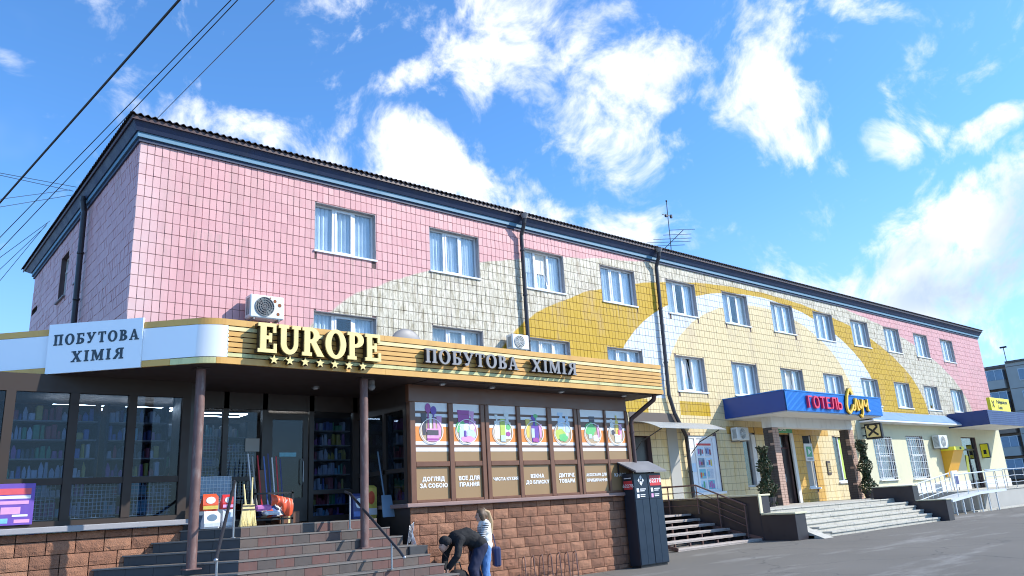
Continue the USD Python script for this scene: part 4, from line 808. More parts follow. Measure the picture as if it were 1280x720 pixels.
for k, (a, b) in enumerate(PX):
    up_ = part(shop, 'advert_panel', [B(a, b, YF + .0, YF + .03, 2.475, 3.63)], 'advert_tan', label=f'upper advert panel with product picture, {["first","second","third","fourth","fifth","sixth","seventh"][k]} from the entrance')
    y0 = YF
    for z0, z1, mt in ((3.46, 3.63, 'advert_white'), (3.41, 3.46, 'advert_brown'), (3.345, 3.41, 'advert_white'), (3.22, 3.345, 'advert_brown'), (3.155, 3.22, 'advert_white'), (2.865, 3.155, 'advert_orange'), (2.80, 2.865, 'advert_white'), (2.745, 2.80, 'advert_brown'), (2.67, 2.745, 'advert_white')):
        part(up_, 'print_band', [B(a, b, y0 - .0025, y0, z0, z1 - .0006)], mt)
    cx = (a + b) / 2; o = ell(cx, 3.07, .27, .245)
    part(up_, 'oval_outline', prism(ell(cx, 3.07, .285, .26), .002, (0, y0 - .0028, 0)), 'advert_white'); part(up_, 'oval', prism(o, .002, (0, y0 - .0052, 0)), 'advert_oval')
    for q, (kind, dx_, dz_, w, h, mt) in enumerate(PICS[k]):
        part(up_, 'product_print', prism(bottle(cx + dx_ * 1.1, 2.83 + dz_ * 1.1, w * 1.1, h * 1.25, kind), .0016, (0, y0 - .0076 - .0018 * q, 0)), f'print_{mt}')
    part(up_, 'oval_rim', prism(ell(cx, 3.07, .272, .247).difference(ell(cx, 3.07, .258, .233)), .0016, (0, y0 - .026, 0)), 'advert_white')
    lo = part(shop, 'advert_panel', [B(a, b, YF, YF + .03, 1.755, 2.375)], 'advert_tan', label=f'lower tan panel with white lettering, {["first","second","third","fourth","fifth","sixth","seventh"][k]} from the entrance')
    for q, ln in enumerate(TXT[k]):
        h = .085; p = textpoly(ln, h, 800); w = p.bounds[2] - p.bounds[0]; p = affinity.scale(p, min(1, .68 / w), min(1, max(.8, .68 / w)), origin=(0, 0))
        part(lo, 'lettering', prism(affinity.translate(p, cx + .02, 2.10 - .125 * q + (.0 if len(TXT[k]) > 1 else -.03)), .003, (0, YF - .003, 0)), 'advert_white')
# side window of the right block (faces the entrance)
w_ = part(shop, 'window', [B(3.72, 3.8, YF + .09, YF + .2, 1.7, 3.98), B(3.72, 3.8, YD, YD + .0 - .08 + .16, 1.7, 3.98), B(3.72, 3.8, YF + .2, YD, 1.7, 1.78), B(3.72, 3.8, YF + .2, YD, 3.5, 3.98), B(3.72, 3.8, YF + .2, YD, 2.3, 2.38), B(3.72, 3.8, -5.2, -5.12, 1.78, 3.5)], 'frame_dark', label='dark window beside the entrance steps')
part(w_, 'pane', [B(3.755, 3.761, YF + .2, YD, 1.78, 3.5)], 'shop_glass')
# left window wall
w_ = part(shop, 'window', [B(-6.5, -.06, YL - .0, YL + .1, 1.65, 1.73), B(-6.5, -.06, YL, YL + .1, 3.7, 3.98), B(-6.5, -.06, YL + .005, YL + .09, 2.27, 2.37)] + [B(x, x + .13, YL - .01, YL + .1, 1.73, 3.7) for x in (-4.5, -3.6, -2.82, -1.94, -1.07)] + [B(-.2, -.06, YL - .01, YL + .1, 1.73, 3.7)], 'frame_mid', label='big display window left of the entrance')
for a, b in ((-4.37, -3.6), (-3.47, -2.82), (-2.69, -1.94), (-1.81, -1.07), (-.94, -.2)):
    part(w_, 'pane', [B(a, b, YL + .04, YL + .046, 1.73, 2.27)], 'shop_glass'); part(w_, 'pane', [B(a, b, YL + .04, YL + .046, 2.37, 3.7)], 'shop_glass')
# entrance wall: panes, door
w_ = part(shop, 'window', [B(-.06, .04, YL + .1, YD, 1.47, 3.98)] + [B(x, x + .1, YD, YD + .1, 1.47, 3.98) for x in (-.06, .85, 1.62, 2.62, 3.62)] + [B(-.06, 3.72, YD, YD + .1, 3.66, 3.98), B(.04, 1.62, YD, YD + .1, 2.3, 2.38), B(2.72, 3.62, YD, YD + .1, 2.0, 2.08), B(.04, .85, YD, YD + .1, 1.47, 1.58), B(.95, 1.62, YD, YD + .1, 1.47, 1.58), B(2.72, 3.62, YD, YD + .1, 1.47, 1.58)], 'frame_dark', label='dark glazed entrance wall')
for a, b, c, d in ((.04, .85, 1.58, 2.3), (.04, .85, 2.38, 3.66), (.95, 1.62, 1.58, 2.3), (.95, 1.62, 2.38, 3.66), (2.72, 3.62, 1.58, 2.0), (2.72, 3.62, 2.08, 3.66)): part(w_, 'pane', [B(a, b, YD + .04, YD + .046, c, d)], 'shop_glass')
dr = part(shop, 'door', [B(1.74, 1.84, YD + .02, YD + .08, 1.5, 3.6), B(2.5, 2.6, YD + .02, YD + .08, 1.5, 3.6), B(1.84, 2.5, YD + .02, YD + .08, 3.48, 3.6), B(1.84, 2.5, YD + .02, YD + .08, 1.5, 1.95), B(1.72, 1.74, YD, YD + .1, 1.47, 3.66)], 'frame_dark', label='dark glass entrance door')
part(dr, 'pane', [B(1.84, 2.5, YD + .045, YD + .051, 1.95, 3.48)], 'shop_glass'); part(dr, 'handle', tube([(2.47, YD, 2.2), (2.47, YD - .05, 2.25), (2.47, YD - .05, 2.65), (2.47, YD, 2.7)], .012), 'steel')
part(dr, 'open_sign', [B(2.0, 2.35, YD + .03, YD + .04, 2.75, 2.83)], 'goods_6'); part(w_, 'notice', [B(1.3, 1.58, YD + .02, YD + .035, 2.85, 3.1)], 'flat_grey')
part(shop, 'wooden_post', [CB(1.55, 1.72, YD - .06, YD - .002, 1.47, 2.5, .01)], 'frame_brown')
# interior: shelves with goods, ceiling, lamps
part(shop, 'ceiling', [B(-9, 9.8, YD + .12, -.35, 3.9, 3.97), B(-9, -.35, YL + .12, YD + .1, 3.9, 3.97)], 'flat_dark')
part(shop, 'back_wall', [B(-9, 9.8, -.5, -.36, 1.47, 3.9)], 'flat_dark')
for (x, y) in ((-1.9, -3.4), (-.7, -3.4), (.9, -2.9), (2.4, -2.7), (5.2, -4.3)):
    lp = part(shop, 'ceiling_lamp', [B(x, x + .9, y, y + .025, 3.72, 3.74), B(x, x + .9, y + .5, y + .525, 3.72, 3.74), B(x, x + .025, y + .025, y + .5, 3.72, 3.74), B(x + .875, x + .9, y + .025, y + .5, 3.72, 3.74)], 'lamp_white')
r = np.random.default_rng(77)
def shelf(x0, x1, y, zt, label, n=7, lo=1.5, pal=(2, 9, 6, 1, 8, 9, 11, 2, 0, 5, 3, 4)):
    t = thing('goods_shelf', label, 'shelf', ((x0 + x1) / 2, y, FZ), 'goods shelves inside the shop')
    hs = np.linspace(lo, zt, n); part(t, 'frame', [B(x0, x0 + .04, y, y + .35, FZ, zt + .3), B(x1 - .04, x1, y, y + .35, FZ, zt + .3), B(x0, x1, y + .33, y + .35, FZ, zt + .3)], 'room_dark')
    part(t, 'board', [B(x0 + .04, x1 - .04, y, y + .33, z - .02, z) for z in hs], 'flat_grey')
    buckets = {}
    for z in hs:
        x = x0 + .06; c_ = int(r.choice(pal))
        while x < x1 - .15:
            w = r.uniform(.04, .09); h = r.uniform(.1, .25)
            if r.random() < .6: c_ = int(r.choice(pal))
            yo = r.uniform(0, .05)
            m = CB(x, x + w, y + .02 + yo, y + .2, z + .001, z + h, .012) if r.random() < .45 else HULL([(x + w * .1, y + .05 + yo, z + .001), (x + w * .9, y + .05 + yo, z + .001), (x, y + .06 + yo, z + h * .6), (x + w, y + .06 + yo, z + h * .6), (x + w * .4, y + .1, z + h), (x + w * .6, y + .1, z + h), (x + w * .1, y + .15, z + .001), (x + w * .9, y + .15, z + .001)]) if r.random() < .4 else cyl((x + w / 2, y + .1, z + .001), (x + w / 2, y + .1, z + h), w / 2, 8, w * .35)
            buckets.setdefault(c_, []).append(m); x += w + .01
    for c_, ms in buckets.items(): part(t, 'goods', ms, f'goods_{c_}', kind='stuff')
shelf(-4.4, -2.9, -4.7, 3.3, 'shelf of boxes behind the leftmost shop window', pal=(2, 9, 6, 8, 9, 1, 11, 0)); shelf(-2.8, -1.4, -4.65, 3.3, 'shelf of bottles behind the middle left shop window'); shelf(-1.3, -.3, -4.62, 3.3, 'shelf of bottles behind the shop window nearest the entrance')
shelf(.0, 1.6, -3.4, 3.2, 'shelf of goods deep inside left of the shop door'); shelf(2.75, 3.7, -3.9, 3.3, 'crowded shelf seen right of the shop door'); shelf(3.95, 4.7, -5.1, 3.2, 'shelf behind the side window by the entrance steps')
def grid(x0, x1, y, z0, z1, label):
    ms = [B(x, x + .009, y, y + .006, z0, z1) for x in np.arange(x0, x1, .06)] + [B(x0, x1, y - .006, y, z, z + .009) for z in np.arange(z0, z1, .06)]
    single('display_grid', ms, 'rail_white', label, 'display grid', 'wire display grids behind the shop glass')
grid(-1.75, -1.1, YL + .2, 1.75, 2.3, 'white wire grid low behind the middle left shop window'); grid(-.9, -.25, YL + .2, 1.75, 2.3, 'white wire grid low behind the window next to the pillar'); grid(-2.6, -2.0, YL + .2, 1.75, 2.3, 'white wire grid beside the purple poster')
grid(.08, .8, YD + .2, 1.6, 3.2, 'tall wire grid behind the entrance glass above the powder packs'); grid(1.0, 1.55, YD + .2, 1.9, 3.0, 'wire grid behind the mops left of the door')
t = thing('window_poster', 'purple and blue promotional poster on the lower left shop glass', 'poster', (-2.5, YL, 1.75))
part(t, 'sheet', [CB(-3.02, -2.30, YL - .030, YL - .022, 1.7, 2.3, .002)], 'print_6'); 
for z0, z1, x0, x1, mt in ((2.14, 2.23, -2.82, -2.35, 'print_9'), (2.08, 2.125, -2.92, -2.35, 'paper'), (2.0, 2.05, -2.92, -2.37, 'print_1'), (1.86, 1.96, -2.72, -2.47, 'print_1'), (1.73, 1.8, -2.92, -2.62, 'goods_6'), (1.73, 1.78, -2.54, -2.34, 'print_1'), (1.82, 1.85, -2.57, -2.37, 'paper'), (1.8, 1.97, -3.00, -2.77, 'goods_6')): part(t, 'print', [B(x0, x1, YL - .0335, YL - .0305, z0, z1)], mt)
# ---- fascia: path along the right front, round corner, then 45 degrees back
FY, FX1 = -6.8, 10.75; SOF = 3.99; TOP = 4.72
cxy = np.array([-.42, FY]); dl = np.array([-.70711, .70711]); Rr = .6; tl = Rr * math.tan(math.pi / 8)
def fpath(off=0.0, s0=-9.0, s1=None):
    """points along the fascia, off = outwards; distance s along: negative on the left arm, positive to the right"""
    pts = []; cen = cxy + np.array([tl, 0]) + np.array([0, Rr])
    for s in np.linspace(9, tl, 3): pts.append((cxy + dl * s + np.array([-.70711, -.70711]) * off, -s))
    for k in range(1, 9):
        a = -math.pi * .75 + k / 9 * math.pi / 4; pts.append((cen + (Rr + off) * np.array([math.cos(a), math.sin(a)]), -tl + 2 * tl * k / 9))
    pts.append((cxy + np.array([tl, -off]), tl)); pts.append((np.array([FX1, FY - off]), FX1 - cxy[0])); return pts
def fat(s, off):
    P = fpath(off); S = [p[1] for p in P]; return np.array([np.interp(s, S, [p[0][0] for p in P]), np.interp(s, S, [p[0][1] for p in P])])
def strip(s0, s1, z0, z1, off, th=.03, n=None):
    S = sorted(set([s0, s1] + [p[1] for p in fpath(0) if s0 < p[1] < s1])); V, F = [], []
    for s in S:
        a, b = fat(s, off), fat(s, off - th)
        V += [(a[0], a[1], z0), (a[0], a[1], z1), (b[0], b[1], z0), (b[0], b[1], z1)]
    for i in range(len(S) - 1):
        a, b = 4 * i, 4 * i + 4
        F += [(a, b, b + 1), (a, b + 1, a + 1), (a + 2, a + 3, b + 3), (a + 2, b + 3, b + 2), (a + 1, b + 1, b + 3), (a + 1, b + 3, a + 3), (a, a + 2, b + 2), (a, b + 2, b)]
    e = 4 * (len(S) - 1); F += [(0, 1, 3), (0, 3, 2), (e, e + 3, e + 1), (e, e + 2, e + 3)]
    return trimesh.Trimesh(np.array(V), np.array(F), process=False)
fas = part(shop, 'fascia', [strip(-9, FX1 - cxy[0] - .03, 4.0, 4.70, -.035, .05), B(FX1 - .09, FX1 - .03, FY + .09, -.3, 4.0, 4.70)], 'soffit_dark')
SR = .30                                                # where the white wrap ends and the planks begin
for z0, z1, mt in ((4.540, 4.606, 'yellow_plank'), (4.448, 4.520, 'orange_plank'), (4.360, 4.430, 'orange_plank'), (4.272, 4.342, 'orange_plank'), (4.188, 4.254, 'orange_plank'), (4.110, 4.170, 'green_plank')):
    cuts = [SR, 2.9 + rng.uniform(-.3, .3), 6.1 + rng.uniform(-.3, .3), 9.0 + rng.uniform(-.2, .2), FX1 - cxy[0]]
    for a, b in zip(cuts[:-1], cuts[1:]): part(fas, 'plank', strip(a + .002, b - .002, z0, z1, rng.uniform(-.002, .002), .03), mt)
    part(fas, 'plank', [B(FX1 - .03, FX1, FY + .002, -.3, z0, z1)], mt)
for a, b in ((-9, -2.662), (-1.085, 3.2), (3.204, FX1 - cxy[0])): part(fas, 'top_board', strip(a, b, 4.618, TOP, .012, .045), 'orange_plank')
for a, b in ((-9, -2.662), (-1.085, -.62), (.12, 3.2), (3.204, 7.0), (7.004, FX1 - cxy[0])): part(fas, 'bottom_board', strip(a, b, SOF, 4.092, .012, .045), 'orange_plank')
part(fas, 'bottom_board', strip(-.617, .117, SOF, 4.085, .010, .045), 'green_plank', label='pale worn piece under the white wrap')
part(fas, 'side_board', [B(FX1 - .035, FX1 + .012, FY + .04, -.3, 4.62, TOP), B(FX1 - .035, FX1 + .012, FY + .04, -.3, SOF, 4.092)], 'orange_plank')
part(fas, 'white_panel', strip(-1.085, SR - .01, 4.095, 4.612, .012, .02), 'panel_white', smooth=40); part(fas, 'white_panel', strip(-9, -2.662, 4.095, 4.612, .012, .02), 'panel_white')
part(fas, 'panel_edge_tape', [strip(SR - .012, SR, 4.105 + .064 * i, 4.105 + .064 * i + .04, .016, .02) for i in range(8)], 'advert_white')
poly = Polygon([tuple(p[0]) for p in fpath(-.04)] + [(FX1 - .04, -.3), (-6.8, -.3)])
part(shop, 'soffit', prism(poly, .03, (0, 0, SOF - .01), (1, 0, 0), (0, 1, 0)), 'soffit_dark'); part(shop, 'roof_sheet', prism(poly, .04, (0, 0, 4.62), (1, 0, 0), (0, 1, 0)), 'slate')
part(shop, 'soffit_board', [B(3.8, 10.6, FY + .12 + .16 * i, FY + .27 + .16 * i, SOF - .022, SOF - .011) for i in range(4)], 'soffit_dark')
for x, y in ((-.65, -4.7), (2.2, -5.2), (4.33, -6.42), (5.6, -6.42), (7.6, -6.42), (9.7, -6.42)):
    dlg = part(shop, 'downlight', [cyl((x, y, SOF - .045), (x, y, SOF - .011), .075, 16)], 'steel', smooth=40); part(dlg, 'bulb', [cyl((x, y, SOF - .055), (x, y, SOF - .046), .045, 12)], 'paper')
# shop downpipe at the right corner
p = part(shop, 'drainpipe', tube([(10.5, -6.72, 3.98), (10.5, -6.68, 3.86), (10.2, -6.17, 3.45), (10.18, -6.15, 3.3), (10.18, -6.15, .3)], .055, 10), 'brown_pipe', smooth=40)
part(p, 'bracket', [cyl((10.18, -6.15, z), (10.18, -6.15, z + .04), .068, 10) for z in (3.1, 2.2, 1.2)], 'brown_pipe')
# pillars under the canopy
for x, y, z0 in ((2.57, -6.4, .98), (-.36, -6.33, .9)):
    p = part(shop, 'pillar', [cyl((x, y, z0), (x, y, 3.98), .075, 20)], 'rust_post', smooth=40, label=None)
    part(p, 'base_plate', [CB(x - .12, x + .12, y - .12, y + .12, z0 - .0, z0 + .02, .004)], 'rust_post'); part(p, 'cap_plate', [CB(x - .11, x + .11, y - .11, y + .11, 3.955, 3.98, .004)], 'soffit_dark')
t = thing('security_camera', 'small grey dome camera under the canopy beside the pillar', 'security camera', (2.85, -6.2, 3.8))
part(t, 'mount', [cyl((2.85, -6.2, 3.9), (2.85, -6.2, 3.979), .06, 14)], 'grey_pipe'); s = trimesh.creation.icosphere(2, .07); s.apply_translation((2.85, -6.2, 3.86)); part(t, 'dome', [s], 'grey_pipe', smooth=True)
# ---- signs on the fascia
t = thing('shop_sign', 'raised gold serif letters spelling EUROPE with small gold stars', 'sign', (1.4, FY - .1, 4.4))
ls, w = serif('EUROPE', .47, .13, .87); k = 2.27 / w
for i, p in enumerate(ls):
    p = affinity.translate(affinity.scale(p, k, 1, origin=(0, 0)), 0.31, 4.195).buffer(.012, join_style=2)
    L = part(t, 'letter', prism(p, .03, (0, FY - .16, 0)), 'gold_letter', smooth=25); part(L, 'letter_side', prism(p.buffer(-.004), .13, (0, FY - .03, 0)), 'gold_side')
for i in range(7):
    p = star(.08, .60 + .275 * i, 4.085)
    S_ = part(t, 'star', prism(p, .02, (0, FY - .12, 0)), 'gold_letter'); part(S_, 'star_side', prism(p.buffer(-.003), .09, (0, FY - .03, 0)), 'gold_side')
t = thing('shop_sign', 'dark grey serif letters spelling ПОБУТОВА ХІМІЯ on the gold planks', 'sign', (5.6, FY - .1, 4.4))
for word, x0, wd in (('ПОБУТОВА', 3.6, 2.33), ('ХІМІЯ', 6.3, 1.33)):
    ls, w = serif(word, .27, .16)
    for p in ls:
        p = affinity.translate(affinity.scale(p, wd / w, 1, origin=(0, 0)), x0, 4.26)
        L = part(t, 'letter', prism(p.buffer(.003), .02, (0, FY - .115, 0)), 'grey_letter'); part(L, 'letter_side', prism(p.buffer(.001), .085, (0, FY - .03, 0)), 'black')
t = thing('panel_sign', 'white panel with dark serif lettering ПОБУТОВА ХІМІЯ left of the corner', 'sign', tuple(fat(-1.9, .05)) + (4.4,))
part(t, 'board', strip(-2.66, -1.087, 3.985, 4.79, .04, .045), 'panel_white')
o2 = fat(-2.66, .041); ux = np.array([.70711, -.70711, 0])
for word, x0, wd, z0 in (('ПОБУТОВА', .10, 1.42, 4.44), ('ХІМІЯ', .42, .86, 4.15)):
    ls, w = serif(word, .17, .26)
    for p in ls:
        p = affinity.translate(affinity.scale(p, wd / w, 1, origin=(0, 0)), x0, z0); part(t, 'letter', prism(p.buffer(.004), .004, (o2[0], o2[1], 0), ux), 'ink')
# ================================================================ entrance steps
es = thing('entrance_steps', 'tiled entrance steps with reddish grey risers wrapping a chamfered corner', 'steps', (1.5, -6.5, 0))
RZ = FZ / 9
for i in range(9):
    zt = FZ - i * RZ; y = -5.75 - .3 * i; xc = .61 - .124 * i; xr = min(3.2 + .09 * i, 3.8); ext = y - YL
    poly = Polygon([(xc, y), (xr, y), (xr, max(y + .6, YF - .14) if i > 1 else YD - .02), (3.19 if i else 3.19, YD - .02), (.05, YD - .02), (.05, YL - .015), (xc + (y - YL), YL - .015)])
    if not poly.is_valid: poly = poly.buffer(0)
    inner = poly.buffer(-.012, join_style=2)
    part(es, 'step_core', prism(inner, RZ - .026, (0, 0, zt - RZ), (1, 0, 0), (0, 1, 0)), 'dark_tile')
    hole = None
    lip = Polygon([(xc - .005, y - .012), (xr + .0, y - .012), (xr, y + .34), (xc + .14, y + .34), (xc + (y - YL) + .34, YL - .015), (xc - .005 + (y - YL) - .012, YL - .015)]) if i else poly
    part(es, 'tread', prism(lip, .022, (0, 0, zt - .022), (1, 0, 0), (0, 1, 0)), 'tread')
    x = xc; q = 0
    while x < xr - .02:
        e = min(x + (.305 if q else .15 + .15 * (i % 2)), xr)
        part(es, 'riser_tile', [CB(x + .002, e - .002, y - .001, y + .01, zt - RZ + .003, zt - .025, .002)], f'riser_{int(rng.choice([0, 0, 1, 1, 2, 3]))}'); x = e; q += 1
    L = (YL - .015 - y) * 1.4142; d = 0
    while d < L - .02:
        e = min(d + .45, L); a = np.array([xc, y]) + np.array([-.70711, .70711]) * (d + .003); b = np.array([xc, y]) + np.array([-.70711, .70711]) * (e - .003)
        nn = np.array([.70711, .70711]) * .011
        part(es, 'side_riser_tile', HULL([(*(c_ + k_ * nn), z) for c_ in (a, b) for k_ in (0, 1) for z in (zt - RZ + .003, zt - .025)]), 'dark_tile'); d = e
def handrail(pts, posts, label):
    t = thing('handrail', label, 'handrail', tuple(posts[0]), 'handrails on the entrance steps')
    part(t, 'rail', tube(pts, .024, 10), 'rail_black', smooth=40); s = trimesh.creation.icosphere(2, .03); s.apply_translation(pts[-1]); part(t, 'end_cap', [s], 'steel', smooth=True)
    for p in posts:
        zt = np.interp(-p[1], [-q[1] for q in pts], [q[2] for q in pts]); part(t, 'post', [cyl(p, (p[0], p[1], zt - .01), .018, 10)], 'steel', smooth=40); part(t, 'foot', [cyl(p, (p[0], p[1], p[2] + .012), .04, 12)], 'steel')
handrail([(.43, -5.85, 2.21), (.40, -5.95, 2.19), (-.62, -8.05, 1.08)], [(.43, -5.9, 1.31), (-.58, -7.98, .335 - .163)], 'black handrail with steel posts left on the entrance steps')
handrail([(2.45, -5.9, 1.97), (2.5, -6.0, 1.93), (2.58, -7.5, .95), (2.6, -7.62, .84)], [(2.5, -6.0, 1.31), (2.56, -7.3, .655 - .0)], 'black handrail with steel posts right on the entrance steps')
# ================================================================ goods by the entrance
def powder(x0, x1, y, z0, z1, cols, label):
    t = thing('washing_powder_pack', label, 'detergent pack', ((x0 + x1) / 2, y, z0), 'detergent packs by the entrance'); w = x1 - x0; m = (z0 + z1) / 2
    part(t, 'bag', [HULL([(x0 + .01, y, z0), (x1 - .01, y, z0), (x0, y - .02, z0 + .1), (x1, y - .02, z0 + .1), (x0, y - .01, z1 - .05), (x1, y - .01, z1 - .05), (x0 + .02, y + .06, z1), (x1 - .02, y + .06, z1), (x0, y + .14, z0 + .1), (x1, y + .14, z0 + .1), (x0, y + .14, z0), (x1, y + .14, z0)])], cols[0])
    part(t, 'band', [B(x0 + .005, x1 - .005, y - .026, y - .021, z0 + (z1 - z0) * .1, z0 + (z1 - z0) * .3)], cols[1]); part(t, 'badge', prism(ell((x0 + x1) / 2, z0 + (z1 - z0) * .62, w * .3, (z1 - z0) * .2), .004, (0, y - .018, 0)), cols[2])
powder(.12, .38, -5.3, 1.76, 2.04, ('goods_7', 'goods_4', 'paper'), 'red and orange powder pack stacked on the white bag'); powder(.13, .40, -5.36, 1.475, 1.755, ('paper', 'goods_9', 'flat_glass'), 'white powder bag under the red pack by the entrance')
powder(.45, .64, -5.3, 1.78, 2.02, ('red_sign', 'print_1', 'paper'), 'small pink and dark pack left of the handrail post'); powder(.45, .66, -5.34, 1.475, 1.775, ('goods_9', 'paper', 'print_7'), 'pale blue bag left of the brooms'); powder(3.0, 3.25, -5.2, 1.475, 1.95, ('goods_8', 'goods_1', 'paper'), 'blue bag of goods right of the door'); powder(3.3, 3.55, -5.15, 1.475, 2.1, ('goods_4', 'paper', 'goods_7'), 'tall orange and white pack right of the door')
t = thing('display_box', 'light blue grid box standing behind the powder packs', 'box', (.3, -4.7, 1.47)); part(t, 'box', [CB(.1, .72, -4.95, -4.6, 1.475, 2.35, .01)], 'flat_glass'); part(t, 'grid_front', [B(.1 + .062 * i, .106 + .062 * i, -4.957, -4.951, 1.9, 2.35) for i in range(11)] + [B(.1, .72, -4.963, -4.958, 1.9 + .062 * i, 1.906 + .062 * i) for i in range(8)], 'rail_white')
def broom(x, y, lean, label, h=.8):
    t = thing('broom', label, 'broom', (x, y, FZ), 'straw brooms by the steps'); r = np.random.default_rng(int(x * 100)); base = np.array([x, y, FZ + .005])
    part(t, 'bristles', [cyl(base + [r.uniform(-.1, .1), r.uniform(-.03, .03), 0], base + [r.uniform(-.045, .045) , r.uniform(-.012, .012), .36], .007, 4) for _ in range(90)] + [HULL([(x - .09, y - .02, FZ + .05), (x + .09, y - .02, FZ + .05), (x - .05, y - .02, FZ + .36), (x + .05, y - .02, FZ + .36), (x - .09, y + .02, FZ + .05), (x + .09, y + .02, FZ + .05), (x - .05, y + .02, FZ + .36), (x + .05, y + .02, FZ + .36)])], 'yellow_plank')
    part(t, 'binding', [B(x - .058, x + .058, y - .032, y + .032, FZ + .27, FZ + .29), B(x - .055, x + .055, y - .03, y + .03, FZ + .33, FZ + .35)], 'brick_brown'); part(t, 'handle', [cyl((x, y, FZ + .34), (x + lean, y + .06, FZ + h), .018, 8, .013)], 'yellow_plank')
broom(.76, -5.55, -.02, 'straw broom leaning left of its twin by the steps', .70); broom(.90, -5.45, .03, 'taller straw broom on the right by the steps', .82)
t = thing('mop_stand', 'black stand full of coloured mops and brushes before the entrance', 'mop stand', (1.5, -5.0, FZ))
part(t, 'frame', [B(1.05, 1.09, -5.2, -5.16, FZ, 2.1), B(1.75, 1.79, -5.2, -5.16, FZ, 2.05), B(1.05, 1.79, -5.2, -5.16, 2.0, 2.03), B(1.05, 1.79, -5.2, -5.16, 1.55, 1.58), B(1.05, 1.09, -4.8, -4.76, FZ, 2.1), B(1.75, 1.79, -4.8, -4.76, FZ, 2.05)], 'black')
for i, (x, mt, h) in enumerate(((1.12, 'paper', 2.75), (1.2, 'flat_grey', 2.7), (1.3, 'red_sign', 2.72), (1.42, 'goods_1', 2.7), (1.5, 'goods_8', 2.75), (1.58, 'paper', 2.68), (1.66, 'red_sign', 2.7), (1.74, 'goods_8', 2.65))):
    hd = part(t, 'mop_handle', [cyl((x, -5.0 + .02 * i, 1.75), (x - .03, -4.75, h), .013, 6)], mt)
    part(hd, 'mop_head', [HULL([(x - .06, -5.1, 1.62), (x + .08, -5.1, 1.64), (x - .04, -4.95, 1.8), (x + .04, -4.95, 1.8), (x - .06, -5.0, 1.6), (x + .08, -5.0, 1.6)])], ['black', 'goods_8', 'flat_grey', 'goods_7', 'goods_1', 'paper', 'goods_10', 'goods_8'][i])
t = thing('cloth_bundle', 'bright red cleaning cloths hanging over the mop stand', 'cloths', (1.5, -5.25, 1.8))
V, F = [], []; nx, nz = 14, 6
for j in range(nz + 1):
    for i in range(nx + 1):
        u, v_ = i / nx, j / nz; V.append((1.32 + .42 * u, -5.27 - .05 * math.sin(v_ * 3) + .02 * math.sin(u * 21), 2.0 - .1 * u - (.24 - .08 * math.sin(u * 6)) * v_))
for j in range(nz):
    for i in range(nx): a = j * (nx + 1) + i; F += [(a, a + nx + 1, a + nx + 2), (a, a + nx + 2, a + 1)]
part(t, 'cloth', trimesh.Trimesh(np.array(V), np.array(F), process=False), 'goods_7', smooth=True); part(t, 'cloth', [CB(1.05, 1.35, -5.3, -5.12, 1.72, 1.82, .03)], 'goods_5'); part(t, 'cloth', [CB(1.2, 1.5, -5.34, -5.15, 1.64, 1.71, .03)], 'goods_9'); part(t, 'cloth', [HULL([(1.45, -5.3, 1.7), (1.6, -5.34, 1.9), (1.63, -5.3, 1.88), (1.5, -5.25, 1.68)])], 'paper')
t = thing('cardboard_box', 'low cardboard box beside the door post', 'box', (2.0, -4.5, FZ)); part(t, 'box', [CB(1.75, 2.15, -4.7, -4.3, FZ + .005, FZ + .22, .008)], 'frame_brown'); part(t, 'tape', [B(1.92, 1.98, -4.705, -4.7001, FZ + .01, FZ + .21)], 'yellow_plank')
t = thing('snow_shovel', 'pale shovel leaning in the dark corner right of the door', 'shovel', (3.55, -5.4, FZ)); part(t, 'shaft', [cyl((3.5, -5.6, FZ + .1), (3.62, -5.1, 2.75), .016, 8)], 'flat_glass'); part(t, 'blade', [HULL([(3.4, -5.65, FZ + .01), (3.66, -5.65, FZ + .01), (3.42, -5.55, FZ + .42), (3.64, -5.55, FZ + .42), (3.41, -5.6, FZ + .02), (3.65, -5.6, FZ + .02)])], 'flat_glass')
t = thing('wire_basket', 'stack of grey wire frames in the gap beside the right handrail', 'wire frames', (3.5, -6.2, .9))
part(t, 'frame', [m for k in range(4) for m in tube([(3.35 + .03 * k, -6.55, .98 + .03 * k), (3.5 + .03 * k, -6.4, 1.3 + .02 * k), (3.62, -6.25, 1.28), (3.48 + .03 * k, -6.5, .96)], .009, 6)], 'steel'); part(t, 'support', [CB(3.3, 3.69, -6.7, -6.15, .0, .96, .01)], 'dark_tile')
# ================================================================ parcel locker
t = thing('parcel_locker', 'dark navy parcel locker with red number plates beside the shop wall', 'parcel locker', (10.15, -6.3, 0))
part(t, 'case', [CB(9.65, 10.66, -6.5, -6.17, .05, 2.12, .008)], 'locker_dark'); part(t, 'base', [B(9.68, 10.63, -6.47, -6.2, 0, .05)], 'black')
for a in (9.66, 10.165):
    part(t, 'header_panel', [CB(a, a + .485, -6.515, -6.501, 1.52, 2.1, .003)], 'locker_navy')
    for q in range(2): part(t, 'locker_door', [CB(a + .245 * q, a + .24 + .245 * q, -6.515, -6.501, .07, 1.515, .003)], 'locker_navy')
part(t, 'red_plate', [CB(10.22, 10.62, -6.523, -6.516, 1.82, 2.06, .002)], 'red_sign'); part(t, 'number', prism(affinity.translate(textpoly('62278', .1, 700), 10.42, 1.89), .003, (0, -6.524, 0)), 'paper')
ar = unary_union([Polygon([(0, .17), (.075, .09), (.035, .09), (.035, .03), (-.035, .03), (-.035, .09), (-.075, .09)]), Polygon([(0, -.17), (.075, -.09), (.035, -.09), (.035, -.03), (-.035, -.03), (-.035, -.09), (-.075, -.09)]), Polygon([(-.15, 0), (-.075, .09), (-.075, -.09)]), Polygon([(.15, 0), (.075, .09), (.075, -.09)])])
